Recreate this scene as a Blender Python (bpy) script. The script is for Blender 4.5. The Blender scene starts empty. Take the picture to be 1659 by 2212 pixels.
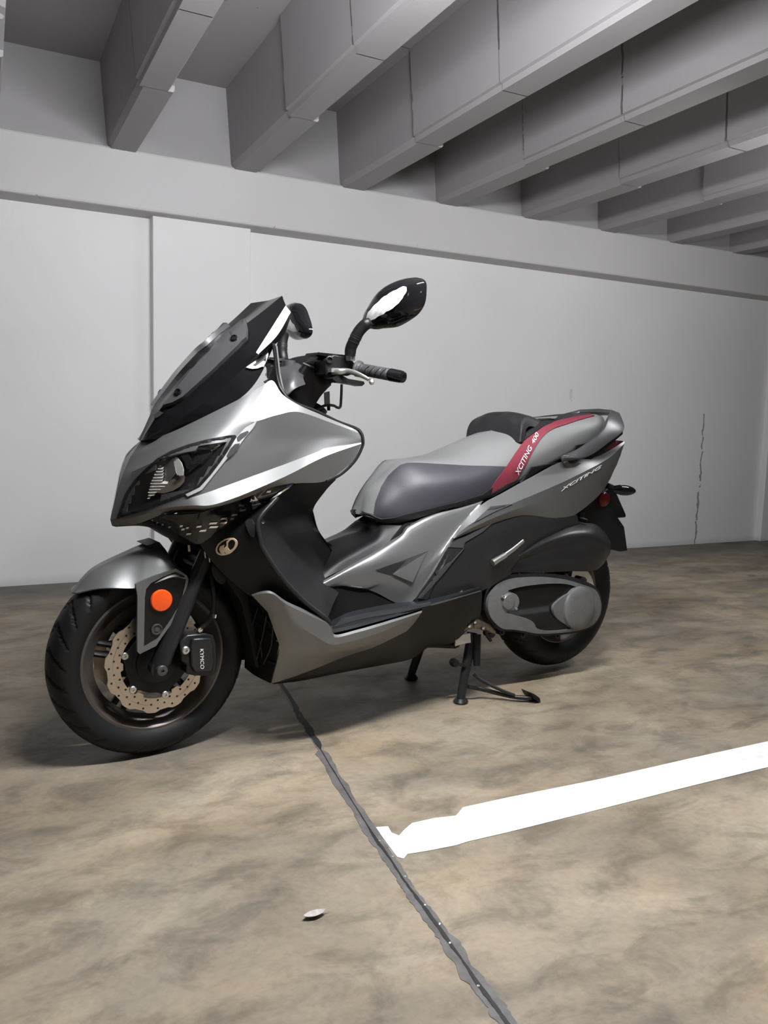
import bpy, bmesh, math, random
from mathutils import Vector, Matrix, geometry
from mathutils.bvhtree import BVHTree
random.seed(4)
SC = bpy.context.scene
COL = SC.collection
PI = math.pi

# ------------------------------------------------------------------ camera
CAM_H, PITCH, YAW, ROLL, FPX = 0.9559, 0.11670536, 0.46808564, -0.02920093, 1741.7
cp, sp, cy, sy = math.cos(PITCH), math.sin(PITCH), math.cos(YAW), math.sin(YAW)
FWD = Vector((sy * cp, cy * cp, -sp))
r0 = Vector((cy, -sy, 0)); d0 = FWD.cross(r0)
RGT = r0 * math.cos(ROLL) + d0 * math.sin(ROLL)
DWN = d0 * math.cos(ROLL) - r0 * math.sin(ROLL)
CAMP = Vector((0, 0, CAM_H))
cam = bpy.data.cameras.new('camera'); camo = bpy.data.objects.new('camera', cam); COL.objects.link(camo)
camo.matrix_world = Matrix(((RGT.x, -DWN.x, -FWD.x, 0), (RGT.y, -DWN.y, -FWD.y, 0), (RGT.z, -DWN.z, -FWD.z, CAM_H), (0, 0, 0, 1)))
cam.sensor_fit = 'VERTICAL'; cam.sensor_height = 36.0; cam.lens = 36.0 * FPX / 2212
cam.clip_start = 0.05
SC.camera = camo

# ------------------------------------------------------------------ light and exposure
SC.view_settings.view_transform = 'Standard'; SC.view_settings.look = 'None'
SC.view_settings.exposure = 0.0; SC.view_settings.gamma = 1.0
W = bpy.data.worlds.new('garage_air'); SC.world = W; W.use_nodes = True
W.node_tree.nodes['Background'].inputs[0].default_value = (0.95, 0.97, 1.0, 1)
W.node_tree.nodes['Background'].inputs[1].default_value = 0.03
LAMPS = [  # x, y, z, length along x, radiance: ceiling tubes, the last two added as fill
    (0.93, 1.40, 1.97, 1.0, 690.0),
    (3.70, 2.10, 1.97, 1.2, 170.0),
    (-4.2, 1.2, 1.97, 1.2, 30.0),  # unseen tube added to brighten the wall from the left
    (0.6, -4.0, 1.97, 1.2, 45.0),  # unseen tube added behind the camera as fill
]

# ------------------------------------------------------------------ materials
def nodes(m):
    m.use_nodes = True
    return m.node_tree, m.node_tree.nodes['Principled BSDF']
def mat(name, col, rough=0.5, metal=0.0, spec=0.5, coat=0.0, bump=0.0, bscale=400.0, var=0.0, vscale=8.0):
    m = bpy.data.materials.new(name); t, b = nodes(m)
    b.inputs['Base Color'].default_value = (*col, 1); b.inputs['Roughness'].default_value = rough
    b.inputs['Metallic'].default_value = metal; b.inputs['Specular IOR Level'].default_value = spec
    b.inputs['Coat Weight'].default_value = coat; b.inputs['Coat Roughness'].default_value = 0.05
    tc = t.nodes.new('ShaderNodeTexCoord')
    if bump:
        n = t.nodes.new('ShaderNodeTexNoise'); n.inputs['Scale'].default_value = bscale; n.inputs['Detail'].default_value = 3
        t.links.new(tc.outputs['Object'], n.inputs['Vector'])
        bp = t.nodes.new('ShaderNodeBump'); bp.inputs['Strength'].default_value = bump; bp.inputs['Distance'].default_value = 0.002
        t.links.new(n.outputs['Fac'], bp.inputs['Height']); t.links.new(bp.outputs['Normal'], b.inputs['Normal'])
    if var:
        n = t.nodes.new('ShaderNodeTexNoise'); n.inputs['Scale'].default_value = vscale; n.inputs['Detail'].default_value = 5
        t.links.new(tc.outputs['Object'], n.inputs['Vector'])
        r = t.nodes.new('ShaderNodeValToRGB')
        r.color_ramp.elements[0].position = 0.3; r.color_ramp.elements[1].position = 0.7
        r.color_ramp.elements[0].color = (*[c * (1 - var) for c in col], 1); r.color_ramp.elements[1].color = (*[min(1, c * (1 + var)) for c in col], 1)
        t.links.new(n.outputs['Fac'], r.inputs['Fac']); t.links.new(r.outputs['Color'], b.inputs['Base Color'])
    return m

M = {}
M['silver'] = mat('matte_titanium_paint', (0.205, 0.205, 0.205), 0.40, 0.7, 0.5)
M['gunmetal'] = mat('grey_metal_paint', (0.10, 0.10, 0.104), 0.36, 0.6)
M['black'] = mat('black_plastic', (0.006, 0.006, 0.0065), 0.42, 0, 0.3, bump=0.15, bscale=900)
M['satin'] = mat('satin_black', (0.014, 0.014, 0.015), 0.36, 0, 0.4)
M['gloss'] = mat('gloss_black', (0.006, 0.006, 0.007), 0.07, 0, 0.5)
M['smoke'] = mat('smoked_screen', (0.004, 0.004, 0.0045), 0.16, 0, 0.25)
M['rubber'] = mat('tyre_rubber', (0.007, 0.007, 0.0075), 0.5, 0, 0.3, bump=0.2, bscale=600)
M['mat_rubber'] = mat('footboard_rubber', (0.012, 0.013, 0.015), 0.45, 0, 0.4)
M['vinyl'] = mat('grey_seat_vinyl', (0.185, 0.185, 0.184), 0.44, 0.0, 0.45, bump=0.25, bscale=700)
M['vinyl_dark'] = mat('dark_seat_leather', (0.042, 0.040, 0.049), 0.42, 0, 0.45, bump=0.3, bscale=600)
M['vinyl_black'] = mat('black_seat_vinyl', (0.014, 0.014, 0.015), 0.5, 0, 0.4, bump=0.3, bscale=600)
M['red'] = mat('dark_red_vinyl', (0.20, 0.030, 0.048), 0.45, 0, 0.4)
M['white'] = mat('white_print', (0.8, 0.8, 0.8), 0.5)
M['cream'] = mat('cream_print', (0.75, 0.60, 0.42), 0.45, 0.2)
M['chrome'] = mat('polished_metal', (0.80, 0.80, 0.80), 0.12, 1.0)
M['alu'] = mat('cast_aluminium', (0.62, 0.61, 0.58), 0.32, 0.9)
M['steel'] = mat('brake_steel', (0.60, 0.52, 0.42), 0.30, 0.9)
M['rim'] = mat('bronze_grey_rim', (0.115, 0.10, 0.09), 0.35, 0.6)
M['rimdark'] = mat('dark_rim', (0.02, 0.018, 0.017), 0.4, 0.5)
M['amber'] = mat('amber_reflector', (0.75, 0.085, 0.012), 0.25, 0, 0.5)
M['redlens'] = mat('red_reflector', (0.10, 0.006, 0.008), 0.25)
M['cvt'] = mat('grey_cast_cover', (0.19, 0.19, 0.19), 0.40, 0.4, var=0.1, vscale=30)
M['void'] = mat('dark_engine_bay', (0.008, 0.008, 0.008), 0.6)
M['brass'] = mat('oily_steel', (0.20, 0.16, 0.12), 0.35, 0.8, var=0.4, vscale=60)
M['bowl'] = mat('reflector_glint_white', (0.92, 0.91, 0.88), 0.25, 0.25)  # near-white base stands in for light reflected by the headlight bowl
M['plate'] = mat('grey_screen_plate', (0.045, 0.045, 0.047), 0.30)
M['edging'] = mat('silver_edging_lit_tone', (0.55, 0.55, 0.55), 0.4, 0.5)  # lighter than the silver paint: the bevel's lit look put into colour
M['frost'] = mat('frosted_lens', (0.85, 0.85, 0.85), 0.22, 0.15)
M['grip'] = mat('grey_grip_rubber', (0.035, 0.035, 0.037), 0.55)
M['dash'] = mat('dark_grey_dash', (0.045, 0.045, 0.047), 0.35)
M['panel'] = mat('charcoal_plastic', (0.016, 0.016, 0.017), 0.38, 0, 0.5)
M['mirror'] = mat('mirror_glass', (0.9, 0.9, 0.9), 0.02, 1.0)

def ramp(t, src, stops):
    r = t.nodes.new('ShaderNodeValToRGB'); cr_ = r.color_ramp
    while len(cr_.elements) < len(stops): cr_.elements.new(0.5)
    for e, (p, c) in zip(cr_.elements, stops):
        e.position = p; e.color = (*c, 1) if len(c) == 3 else c
    t.links.new(src, r.inputs['Fac']); return r.outputs['Color']
def noise(t, vec, scale, detail=6, rough=0.55, dist=0.0):
    n = t.nodes.new('ShaderNodeTexNoise'); n.inputs['Scale'].default_value = scale; n.inputs['Detail'].default_value = detail
    n.inputs['Roughness'].default_value = rough; n.inputs['Distortion'].default_value = dist
    t.links.new(vec, n.inputs['Vector']); return n.outputs['Fac']
def mix(t, fac, a, b, mode='MIX'):
    n = t.nodes.new('ShaderNodeMix'); n.data_type = 'RGBA'; n.blend_type = mode
    for s, v in ((n.inputs[0], fac), (n.inputs[6], a), (n.inputs[7], b)):
        if isinstance(v, (int, float)): s.default_value = v
        elif isinstance(v, tuple): s.default_value = (*v, 1)
        else: t.links.new(v, s)
    return n.outputs[2]
def mth(t, op, *v):
    n = t.nodes.new('ShaderNodeMath'); n.operation = op
    for s, x in zip(n.inputs, v):
        if isinstance(x, (int, float)): s.default_value = x
        else: t.links.new(x, s)
    return n.outputs[0]

def glass_mat():
    m = bpy.data.materials.new('clear_lens'); m.use_nodes = True; t = m.node_tree; t.nodes.clear()
    o = t.nodes.new('ShaderNodeOutputMaterial'); mx = t.nodes.new('ShaderNodeMixShader'); f = t.nodes.new('ShaderNodeLayerWeight'); f.inputs[0].default_value = 0.5
    a = t.nodes.new('ShaderNodeBsdfTransparent'); a.inputs[0].default_value = (0.93, 0.93, 0.93, 1)
    g = t.nodes.new('ShaderNodeBsdfGlossy'); g.inputs['Roughness'].default_value = 0.03
    t.links.new(mth(t, 'MULTIPLY_ADD', mth(t, 'POWER', f.outputs['Facing'], 4.0), 0.6, 0.04), mx.inputs[0]); t.links.new(a.outputs[0], mx.inputs[1]); t.links.new(g.outputs[0], mx.inputs[2])
    t.links.new(mx.outputs[0], o.inputs[0])
    return m
M['lens'] = glass_mat()

def floor_mat():
    m = bpy.data.materials.new('stained_concrete'); t, b = nodes(m)
    P = t.nodes.new('ShaderNodeTexCoord').outputs['Object']
    mp = t.nodes.new('ShaderNodeMapping'); mp.inputs['Scale'].default_value = (0.75, 1.25, 1); mp.inputs['Rotation'].default_value = (0, 0, 0.35)
    t.links.new(P, mp.inputs['Vector']); V = mp.outputs[0]
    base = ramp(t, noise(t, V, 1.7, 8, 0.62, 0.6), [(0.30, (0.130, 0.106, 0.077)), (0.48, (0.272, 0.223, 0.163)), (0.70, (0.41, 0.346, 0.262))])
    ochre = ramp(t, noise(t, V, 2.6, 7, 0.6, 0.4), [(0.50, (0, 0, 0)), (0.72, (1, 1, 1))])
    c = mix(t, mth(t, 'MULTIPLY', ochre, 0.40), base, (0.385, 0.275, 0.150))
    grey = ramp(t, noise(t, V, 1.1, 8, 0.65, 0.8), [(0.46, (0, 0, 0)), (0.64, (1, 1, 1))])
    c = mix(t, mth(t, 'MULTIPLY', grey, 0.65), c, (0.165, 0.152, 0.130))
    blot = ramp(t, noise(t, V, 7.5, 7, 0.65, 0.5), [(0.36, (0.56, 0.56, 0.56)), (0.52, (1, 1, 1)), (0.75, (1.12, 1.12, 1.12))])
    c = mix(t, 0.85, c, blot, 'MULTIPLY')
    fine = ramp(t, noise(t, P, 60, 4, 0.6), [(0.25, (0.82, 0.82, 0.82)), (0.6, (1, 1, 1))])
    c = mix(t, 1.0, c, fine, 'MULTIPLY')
    # dark gutter stain along the wall and scattered oil scuffs
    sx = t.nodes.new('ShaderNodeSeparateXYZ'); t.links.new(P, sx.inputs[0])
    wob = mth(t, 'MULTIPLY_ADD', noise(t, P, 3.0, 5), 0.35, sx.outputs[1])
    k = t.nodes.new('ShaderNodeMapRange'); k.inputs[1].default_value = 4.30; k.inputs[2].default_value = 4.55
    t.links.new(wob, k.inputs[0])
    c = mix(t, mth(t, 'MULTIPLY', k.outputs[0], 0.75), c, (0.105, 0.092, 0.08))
    fl_ = ramp(t, noise(t, mp.outputs[0], 11, 5, 0.6, 0.3), [(0.60, (0, 0, 0)), (0.66, (1, 1, 1))])
    for cx_, cy_, rx_, ry_ in ((3.75, 4.05, 0.40, 0.22), (4.75, 3.55, 0.75, 0.16)):
        e = mth(t, 'ADD', mth(t, 'POWER', mth(t, 'DIVIDE', mth(t, 'SUBTRACT', sx.outputs[0], cx_), rx_), 2.0), mth(t, 'POWER', mth(t, 'DIVIDE', mth(t, 'SUBTRACT', sx.outputs[1], cy_), ry_), 2.0))
        c = mix(t, mth(t, 'MULTIPLY', mth(t, 'MULTIPLY', fl_, mth(t, 'LESS_THAN', e, 1.0)), 0.7), c, (0.05, 0.045, 0.04))
    t.links.new(c, b.inputs['Base Color'])
    b.inputs['Specular IOR Level'].default_value = 0.35
    t.links.new(ramp(t, noise(t, V, 4, 5), [(0.3, (0.42, 0.42, 0.42)), (0.7, (0.66, 0.66, 0.66))]), b.inputs['Roughness'])
    bp = t.nodes.new('ShaderNodeBump'); bp.inputs['Strength'].default_value = 0.25; bp.inputs['Distance'].default_value = 0.004
    t.links.new(noise(t, P, 45, 6, 0.6), bp.inputs['Height']); t.links.new(bp.outputs[0], b.inputs['Normal'])
    return m
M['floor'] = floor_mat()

def paintwall(name, col, crack=False, pours=False):
    m = bpy.data.materials.new(name); t, b = nodes(m)
    P = t.nodes.new('ShaderNodeTexCoord').outputs['Object']
    c = ramp(t, noise(t, P, 1.3, 6), [(0.3, tuple(x * 0.95 for x in col)), (0.7, col)])
    spots = ramp(t, noise(t, P, 9, 8, 0.7, 1.0), [(0.22, (0.72, 0.72, 0.72)), (0.30, (1, 1, 1))])
    c = mix(t, 0.7, c, spots, 'MULTIPLY')
    if crack:
        s = t.nodes.new('ShaderNodeSeparateXYZ'); t.links.new(P, s.inputs[0])
        def line(x0, z1, wd, amp, dark):
            w = mth(t, 'MULTIPLY_ADD', mth(t, 'SUBTRACT', noise(t, P, 9, 4), 0.5), amp, s.outputs[0])
            d = mth(t, 'ABSOLUTE', mth(t, 'SUBTRACT', w, x0))
            on = mth(t, 'MULTIPLY', mth(t, 'LESS_THAN', d, wd), mth(t, 'LESS_THAN', s.outputs[2], z1))
            br = mth(t, 'GREATER_THAN', noise(t, P, 7, 3), 0.40)
            return mth(t, 'MULTIPLY', mth(t, 'MULTIPLY', on, br), dark)
        c = mix(t, line(5.225, 1.06, 0.008, 0.10, 0.75), c, (0.12, 0.11, 0.10))
        def spot(x, z, rx, rz, dark):
            a = mth(t, 'POWER', mth(t, 'DIVIDE', mth(t, 'SUBTRACT', s.outputs[0], x), rx), 2.0)
            e = mth(t, 'POWER', mth(t, 'DIVIDE', mth(t, 'SUBTRACT', s.outputs[2], z), rz), 2.0)
            r = mth(t, 'ADD', mth(t, 'ADD', a, e), mth(t, 'MULTIPLY', mth(t, 'SUBTRACT', noise(t, P, 22, 5, 0.7), 0.5), 4.0))
            return mth(t, 'MULTIPLY', mth(t, 'LESS_THAN', r, 0.6), dark)
        c = mix(t, spot(3.86, 1.16, 0.02, 0.05, 0.22), c, (0.2, 0.19, 0.18))
        # scuffed foot of the wall
        k = t.nodes.new('ShaderNodeMapRange'); k.inputs[1].default_value = 0.05; k.inputs[2].default_value = 0.0
        t.links.new(mth(t, 'MULTIPLY_ADD', noise(t, P, 6, 5), 0.05, mth(t, 'SUBTRACT', s.outputs[2], 0.025)), k.inputs[0])
        c = mix(t, mth(t, 'MULTIPLY', k.outputs[0], 0.35), c, (0.3, 0.28, 0.26))
    if pours:
        s = t.nodes.new('ShaderNodeSeparateXYZ'); t.links.new(P, s.inputs[0])
        wy = mth(t, 'MULTIPLY_ADD', mth(t, 'SUBTRACT', noise(t, P, 8, 4), 0.5), 0.03, s.outputs[1])
        for y0 in (3.60, 2.876, 0.9):
            d = mth(t, 'LESS_THAN', mth(t, 'ABSOLUTE', mth(t, 'SUBTRACT', wy, y0)), 0.006)
            d = mth(t, 'MULTIPLY', mth(t, 'MULTIPLY', d, mth(t, 'GREATER_THAN', s.outputs[2], 2.31)), mth(t, 'GREATER_THAN', noise(t, P, 5, 4), 0.45))
            c = mix(t, mth(t, 'MULTIPLY', d, 0.6), c, (0.05, 0.05, 0.05))
        d = mth(t, 'MULTIPLY', mth(t, 'LESS_THAN', mth(t, 'ABSOLUTE', mth(t, 'SUBTRACT', s.outputs[2], 2.005)), 0.022), mth(t, 'GREATER_THAN', noise(t, P, 9, 6, 0.75), 0.66))
        c = mix(t, mth(t, 'MULTIPLY', d, 0.5), c, (0.08, 0.075, 0.07))
    t.links.new(c, b.inputs['Base Color']); b.inputs['Roughness'].default_value = 0.6; b.inputs['Specular IOR Level'].default_value = 0.25
    bp = t.nodes.new('ShaderNodeBump'); bp.inputs['Strength'].default_value = 0.12; bp.inputs['Distance'].default_value = 0.004
    t.links.new(noise(t, P, 14, 6, 0.6), bp.inputs['Height']); t.links.new(bp.outputs[0], b.inputs['Normal'])
    return m
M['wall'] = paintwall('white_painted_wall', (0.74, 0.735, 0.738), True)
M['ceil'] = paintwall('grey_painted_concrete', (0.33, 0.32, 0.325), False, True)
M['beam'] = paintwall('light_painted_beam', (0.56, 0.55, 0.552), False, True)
def line_mat():
    m = bpy.data.materials.new('white_road_paint'); t, b = nodes(m)
    P = t.nodes.new('ShaderNodeTexCoord').outputs['Object']
    c = ramp(t, noise(t, P, 5, 8, 0.7), [(0.30, (0.55, 0.54, 0.53)), (0.46, (0.78, 0.78, 0.78))])
    t.links.new(c, b.inputs['Base Color']); b.inputs['Roughness'].default_value = 0.55
    return m
M['line'] = line_mat()
M['sealant'] = mat('grey_sealant', (0.115, 0.108, 0.106), 0.5, var=0.3, vscale=25, bump=0.4, bscale=60)
M['gap'] = mat('black_joint_gap', (0.01, 0.01, 0.01), 0.7)
M['grit'] = mat('glass_grit', (0.85, 0.85, 0.85), 0.1, 0.6)
M['leaf'] = mat('dry_leaf', (0.42, 0.38, 0.36), 0.5, var=0.2, vscale=60)
M['housing'] = mat('white_enamel', (0.75, 0.75, 0.75), 0.4)
def tube_mat(pw):
    m = bpy.data.materials.new('lit_tube'); t, b = nodes(m)
    b.inputs['Emission Color'].default_value = (0.97, 0.98, 1, 1); b.inputs['Emission Strength'].default_value = pw
    return m

# ------------------------------------------------------------------ mesh helpers
def link(name, me, m, parent=None):
    me.name = name
    o = bpy.data.objects.new(name, me); COL.objects.link(o)
    ms = m if isinstance(m, (list, tuple)) else [m]
    for x in ms: me.materials.append(M[x] if isinstance(x, str) else x)
    if parent: o.parent = parent
    return o
def tag(o, label=None, cat=None, group=None, kind=None):
    for k, v in (('label', label), ('category', cat), ('group', group), ('kind', kind)):
        if v: o[k] = v
    return o
def mesh(name, verts, faces, m, parent=None, smooth=40, mi=None):
    me = bpy.data.meshes.new(name); me.from_pydata([tuple(v) for v in verts], [], faces)
    bm = bmesh.new(); bm.from_mesh(me)
    bmesh.ops.remove_doubles(bm, verts=bm.verts, dist=2e-5)
    bm.to_mesh(me); bm.free()
    if mi: 
        for p, k in zip(me.polygons, mi): p.material_index = k
    if smooth:
        me.polygons.foreach_set('use_smooth', [True] * len(me.polygons)); me.set_sharp_from_angle(angle=math.radians(smooth))
    me.update()
    return link(name, me, m, parent)
def weld(v, f, eps=1e-5):
    key = {}; mp = []; out = []
    for p in v:
        k = (round(p.x / eps), round(p.y / eps), round(p.z / eps))
        if k not in key: key[k] = len(out); out.append(Vector(p))
        mp.append(key[k])
    g = []
    for q in f:
        r = []
        for i in q:
            j = mp[i]
            if not r or (r[-1] != j): r.append(j)
        if len(r) > 1 and r[0] == r[-1]: r.pop()
        if len(r) >= 3: g.append(tuple(r))
    return out, g
def thicken(v, f, t, side=0.0):
    """a sheet turned into a solid of thickness t behind its face, with crisp rims"""
    v, f = weld(v, f); n = [Vector() for _ in v]
    for q in f:
        c = Vector()
        for i in range(1, len(q) - 1): c += (v[q[i]] - v[q[0]]).cross(v[q[i + 1]] - v[q[0]])
        for i in q: n[i] += c
    n = [a.normalized() if a.length > 0 else a for a in n]
    k = len(v); inner = [a - b * t for a, b in zip(v, n)]
    F = list(f) + [tuple(i + k for i in reversed(q)) for q in f]; V = v + inner
    ed = set()
    for q in f:
        for i in range(len(q)): ed.add((q[i], q[(i + 1) % len(q)]))
    rim = {}; 
    def r(i):
        if i not in rim: rim[i] = len(V); V.append(v[i].copy()); V.append(inner[i].copy())
        return rim[i]
    for a, b in ed:
        if (b, a) not in ed:
            i, j = r(a), r(b); F.append((j, i, i + 1, j + 1))
    return V, F
def solid(name, v, f, m, parent, t, smooth=40):
    V, F = thicken(v, f, t)
    me = bpy.data.meshes.new(name); me.from_pydata([tuple(p) for p in V], [], F)
    if smooth:
        me.polygons.foreach_set('use_smooth', [True] * len(me.polygons)); me.set_sharp_from_angle(angle=math.radians(smooth))
    me.update(); return link(name, me, m, parent)
def mir(v, f): return [Vector((p.x, -p.y, p.z)) for p in v], [tuple(reversed(q)) for q in f]
class MB:
    def __init__(s): s.v = []; s.f = []; s.mi = []
    def add(s, v, f, k=0):
        n = len(s.v); s.v += [Vector(p) for p in v]; s.f += [tuple(i + n for i in q) for q in f]; s.mi += [k] * len(f); return s
    def box(s, a, b, k=0):
        (x0, y0, z0), (x1, y1, z1) = a, b
        v = [(x0, y0, z0), (x1, y0, z0), (x1, y1, z0), (x0, y1, z0), (x0, y0, z1), (x1, y0, z1), (x1, y1, z1), (x0, y1, z1)]
        return s.add(v, [(3, 2, 1, 0), (4, 5, 6, 7), (0, 1, 5, 4), (1, 2, 6, 5), (2, 3, 7, 6), (3, 0, 4, 7)], k)
    def tube(s, pts, rad, n=12, k=0, flat=1.0, up=None, caps=True):
        pts = [Vector(p) for p in pts]; R = rad if isinstance(rad, (list, tuple)) else [rad] * len(pts)
        v = []; f = []; prev = None
        for i, p in enumerate(pts):
            t = (pts[min(i + 1, len(pts) - 1)] - pts[max(i - 1, 0)]).normalized()
            a = Vector(up) if up else (prev or (Vector((0, 0, 1)) if abs(t.z) < 0.9 else Vector((1, 0, 0))))
            a = (a - t * a.dot(t)).normalized(); prev = a; b = t.cross(a)
            for j in range(n):
                q = 2 * PI * j / n; v.append(p + a * (R[i] * math.cos(q)) + b * (R[i] * flat * math.sin(q)))
        m = len(pts)
        for i in range(m - 1):
            for j in range(n):
                f.append((i * n + j, i * n + (j + 1) % n, (i + 1) * n + (j + 1) % n, (i + 1) * n + j))
        if caps: f.append(tuple(range(n - 1, -1, -1))); f.append(tuple((m - 1) * n + j for j in range(n)))
        return s.add(v, f, k)
    def lathe(s, c, axis, prof, n=48, k=0, closed=False):   # prof: (radius, offset along axis)
        c = Vector(c); ax = Vector(axis).normalized()
        a = ax.orthogonal().normalized(); b = ax.cross(a); v = []; f = []
        for (r, h) in prof:
            for j in range(n):
                q = 2 * PI * j / n; v.append(c + ax * h + (a * math.cos(q) + b * math.sin(q)) * r)
        m = len(prof)
        for i in range(m if closed else m - 1):
            i2 = (i + 1) % m
            for j in range(n):
                f.append((i * n + j, i * n + (j + 1) % n, i2 * n + (j + 1) % n, i2 * n + j))
        if not closed:
            if prof[0][0] > 1e-6: f.append(tuple(range(n - 1, -1, -1)))
            if prof[-1][0] > 1e-6: f.append(tuple((m - 1) * n + j for j in range(n)))
        return s.add(v, f, k)
    def flip_y(s):
        n = len(s.v); v = [Vector((p.x, -p.y, p.z)) for p in s.v]
        s.f += [tuple(i + n for i in reversed(q)) for q in s.f[:]]; s.mi += s.mi[:]; s.v += v; return s
    def mirrored(s):
        r = MB(); r.v = [Vector((p.x, -p.y, p.z)) for p in s.v]; r.f = [tuple(reversed(q)) for q in s.f]; r.mi = s.mi[:]; return r
    def split(s, name, m, parent=None, smooth=40):
        par = list(range(len(s.v)))
        def fd(a):
            while par[a] != a: par[a] = par[par[a]]; a = par[a]
            return a
        for q in s.f:
            for i in q[1:]: par[fd(i)] = fd(q[0])
        gr = {}
        for q, k in zip(s.f, s.mi): gr.setdefault(fd(q[0]), []).append((q, k))
        for g in gr.values():
            ids = {}; b = MB()
            for q, k in g:
                for i in q: 
                    if i not in ids: ids[i] = len(b.v); b.v.append(s.v[i])
                b.f.append(tuple(ids[i] for i in q)); b.mi.append(k)
            o = b.build(name, m, parent, smooth)
        return o
    def build(s, name, m, parent=None, smooth=40):
        me = bpy.data.meshes.new(name); me.from_pydata([tuple(v) for v in s.v], [], s.f)
        me.polygons.foreach_set('material_index', s.mi)
        bm = bmesh.new(); bm.from_mesh(me); bmesh.ops.remove_doubles(bm, verts=bm.verts, dist=1e-5)
        bmesh.ops.recalc_face_normals(bm, faces=bm.faces); bm.to_mesh(me); bm.free()
        if smooth:
            me.polygons.foreach_set('use_smooth', [True] * len(me.polygons)); me.set_sharp_from_angle(angle=math.radians(smooth))
        return link(name, me, m, parent)

# ------------------------------------------------------------------ measured places
BX, BY, BA, WB, RZ = 0.4147, 2.2518, 0.1304, 1.59, 0.2944
FW = Vector((-math.cos(BA), -math.sin(BA), 0)); LF = Vector((math.sin(BA), -math.cos(BA), 0)); BO = Vector((BX, BY, 0))
def to_bike(w):
    v = w - BO; return Vector((v.dot(FW), v.dot(LF), w.z))
EYE = to_bike(CAMP)
def ray(px, py): return (RGT * ((px - 829.5) / FPX) + DWN * ((py - 1106) / FPX) + FWD)
def rayb(px, py):
    d = ray(px, py); return Vector((d.dot(FW), d.dot(LF), d.z))
def U(px, py, lat):                # measured point of the scooter, lat metres left of its centre plane
    d = rayb(px, py); return EYE + d * ((lat - EYE.y) / d.y)
def UP(px, py, p0, n):
    d = rayb(px, py); n = Vector(n); return EYE + d * ((Vector(p0) - EYE).dot(n) / d.dot(n))
def G(px, py, z=0.0):              # measured point of the floor
    d = ray(px, py); return CAMP + d * ((z - CAM_H) / d.z)

def PX(p):
    w = BO + FW * p.x + LF * p.y + Vector((0, 0, p.z)) - CAMP; z = w.dot(FWD)
    return 829.5 + FPX * w.dot(RGT) / z, 1106 + FPX * w.dot(DWN) / z

def crv(P, k, closed=False):
    P = [Vector(p) for p in P]; n = len(P); out = []
    for i in range(n if closed else n - 1):
        if closed: a, b, c, d = P[i - 1], P[i], P[(i + 1) % n], P[(i + 2) % n]
        else: b, c = P[i], P[i + 1]; a = P[i - 1] if i else b * 2 - c; d = P[i + 2] if i + 2 < n else c * 2 - b
        for j in range(k):
            t = j / k
            out.append(((b * 2) + (c - a) * t + (a * 2 - b * 5 + c * 4 - d) * t * t + (b * 3 - a - c * 3 + d) * t ** 3) * 0.5)
    if not closed: out.append(P[-1])
    return out
SURF = {}
def loftgrid(rows, ku, kv, sv):
    R = [crv([U(*p) for p in r], ku) for r in rows]
    n = len(R[0])
    if kv > 1:
        cols = []
        for j in range(n):
            c = [r[j] for r in R]
            if sv: cols.append(crv(c, kv))
            else:
                o = []
                for a, b in zip(c, c[1:]): o += [a.lerp(b, t / kv) for t in range(kv)]
                cols.append(o + [c[-1]])
        R = [[cols[j][i] for j in range(n)] for i in range(len(cols[0]))]
    return R
def gridmesh(R):
    n = len(R[0]); v = [p for r in R for p in r]
    return v, [(i * n + j, i * n + j + 1, (i + 1) * n + j + 1, (i + 1) * n + j) for i in range(len(R) - 1) for j in range(n - 1)]
def shell(name, rows, m, parent, ku=5, kv=2, sv=False, mirror=True, thick=0.004, sharp=25, out=(0.35, 1, 0.15), surf=None, grids=None, cut=None):
    R = loftgrid(rows, ku, kv, sv); v, f = gridmesh(R)
    o = Vector(out); s = 0.0
    for q in f:
        n = geometry.normal([v[i] for i in q[:3]]) if len(set(map(tuple, [v[i] for i in q[:3]]))) == 3 else Vector()
        s += n.dot(o)
    if s < 0: f = [tuple(reversed(q)) for q in f]
    SURF[surf or name] = BVHTree.FromPolygons([tuple(p) for p in v], f)
    if cut: f = [q for q in f if not inpoly(*PX(sum((v[i] for i in q), Vector()) / len(q)), cut)]
    if mirror:
        v2, f2 = mir(v, f)
        if any(abs(p.y) < 1e-6 for p in v):      # the halves meet at the centre line: one panel
            k = len(v); f = f + [tuple(i + k for i in q) for q in f2]; v = v + v2
        else: solid(name, v2, f2, m, parent, thick, sharp)
    return solid(name, v, f, m, parent, thick, sharp)
def on(name, off=0.003):
    bv = SURF[name]
    def f(px, py):
        d = rayb(px, py).normalized(); h, n, i, dist = bv.ray_cast(EYE, d)
        if h is None:
            best = None
            for t in (2.0, 2.2, 2.4, 2.6, 2.8, 3.0, 3.2):
                r = bv.find_nearest(EYE + d * t)
                if best is None or r[3] < best[3]: best = r
            h, n = best[0], best[1]
        if n.dot(d) > 0: n = -n
        return h + n * off
    return f
def at(lat): return (lambda px, py: U(px, py, lat)) if not callable(lat) else (lambda px, py: U(px, py, lat(px, py)))
def inpoly(x, y, P):
    c = False; j = len(P) - 1
    for i in range(len(P)):
        if (P[i][1] > y) != (P[j][1] > y) and x < (P[j][0] - P[i][0]) * (y - P[i][1]) / (P[j][1] - P[i][1]) + P[i][0]: c = not c
        j = i
    return c
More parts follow.
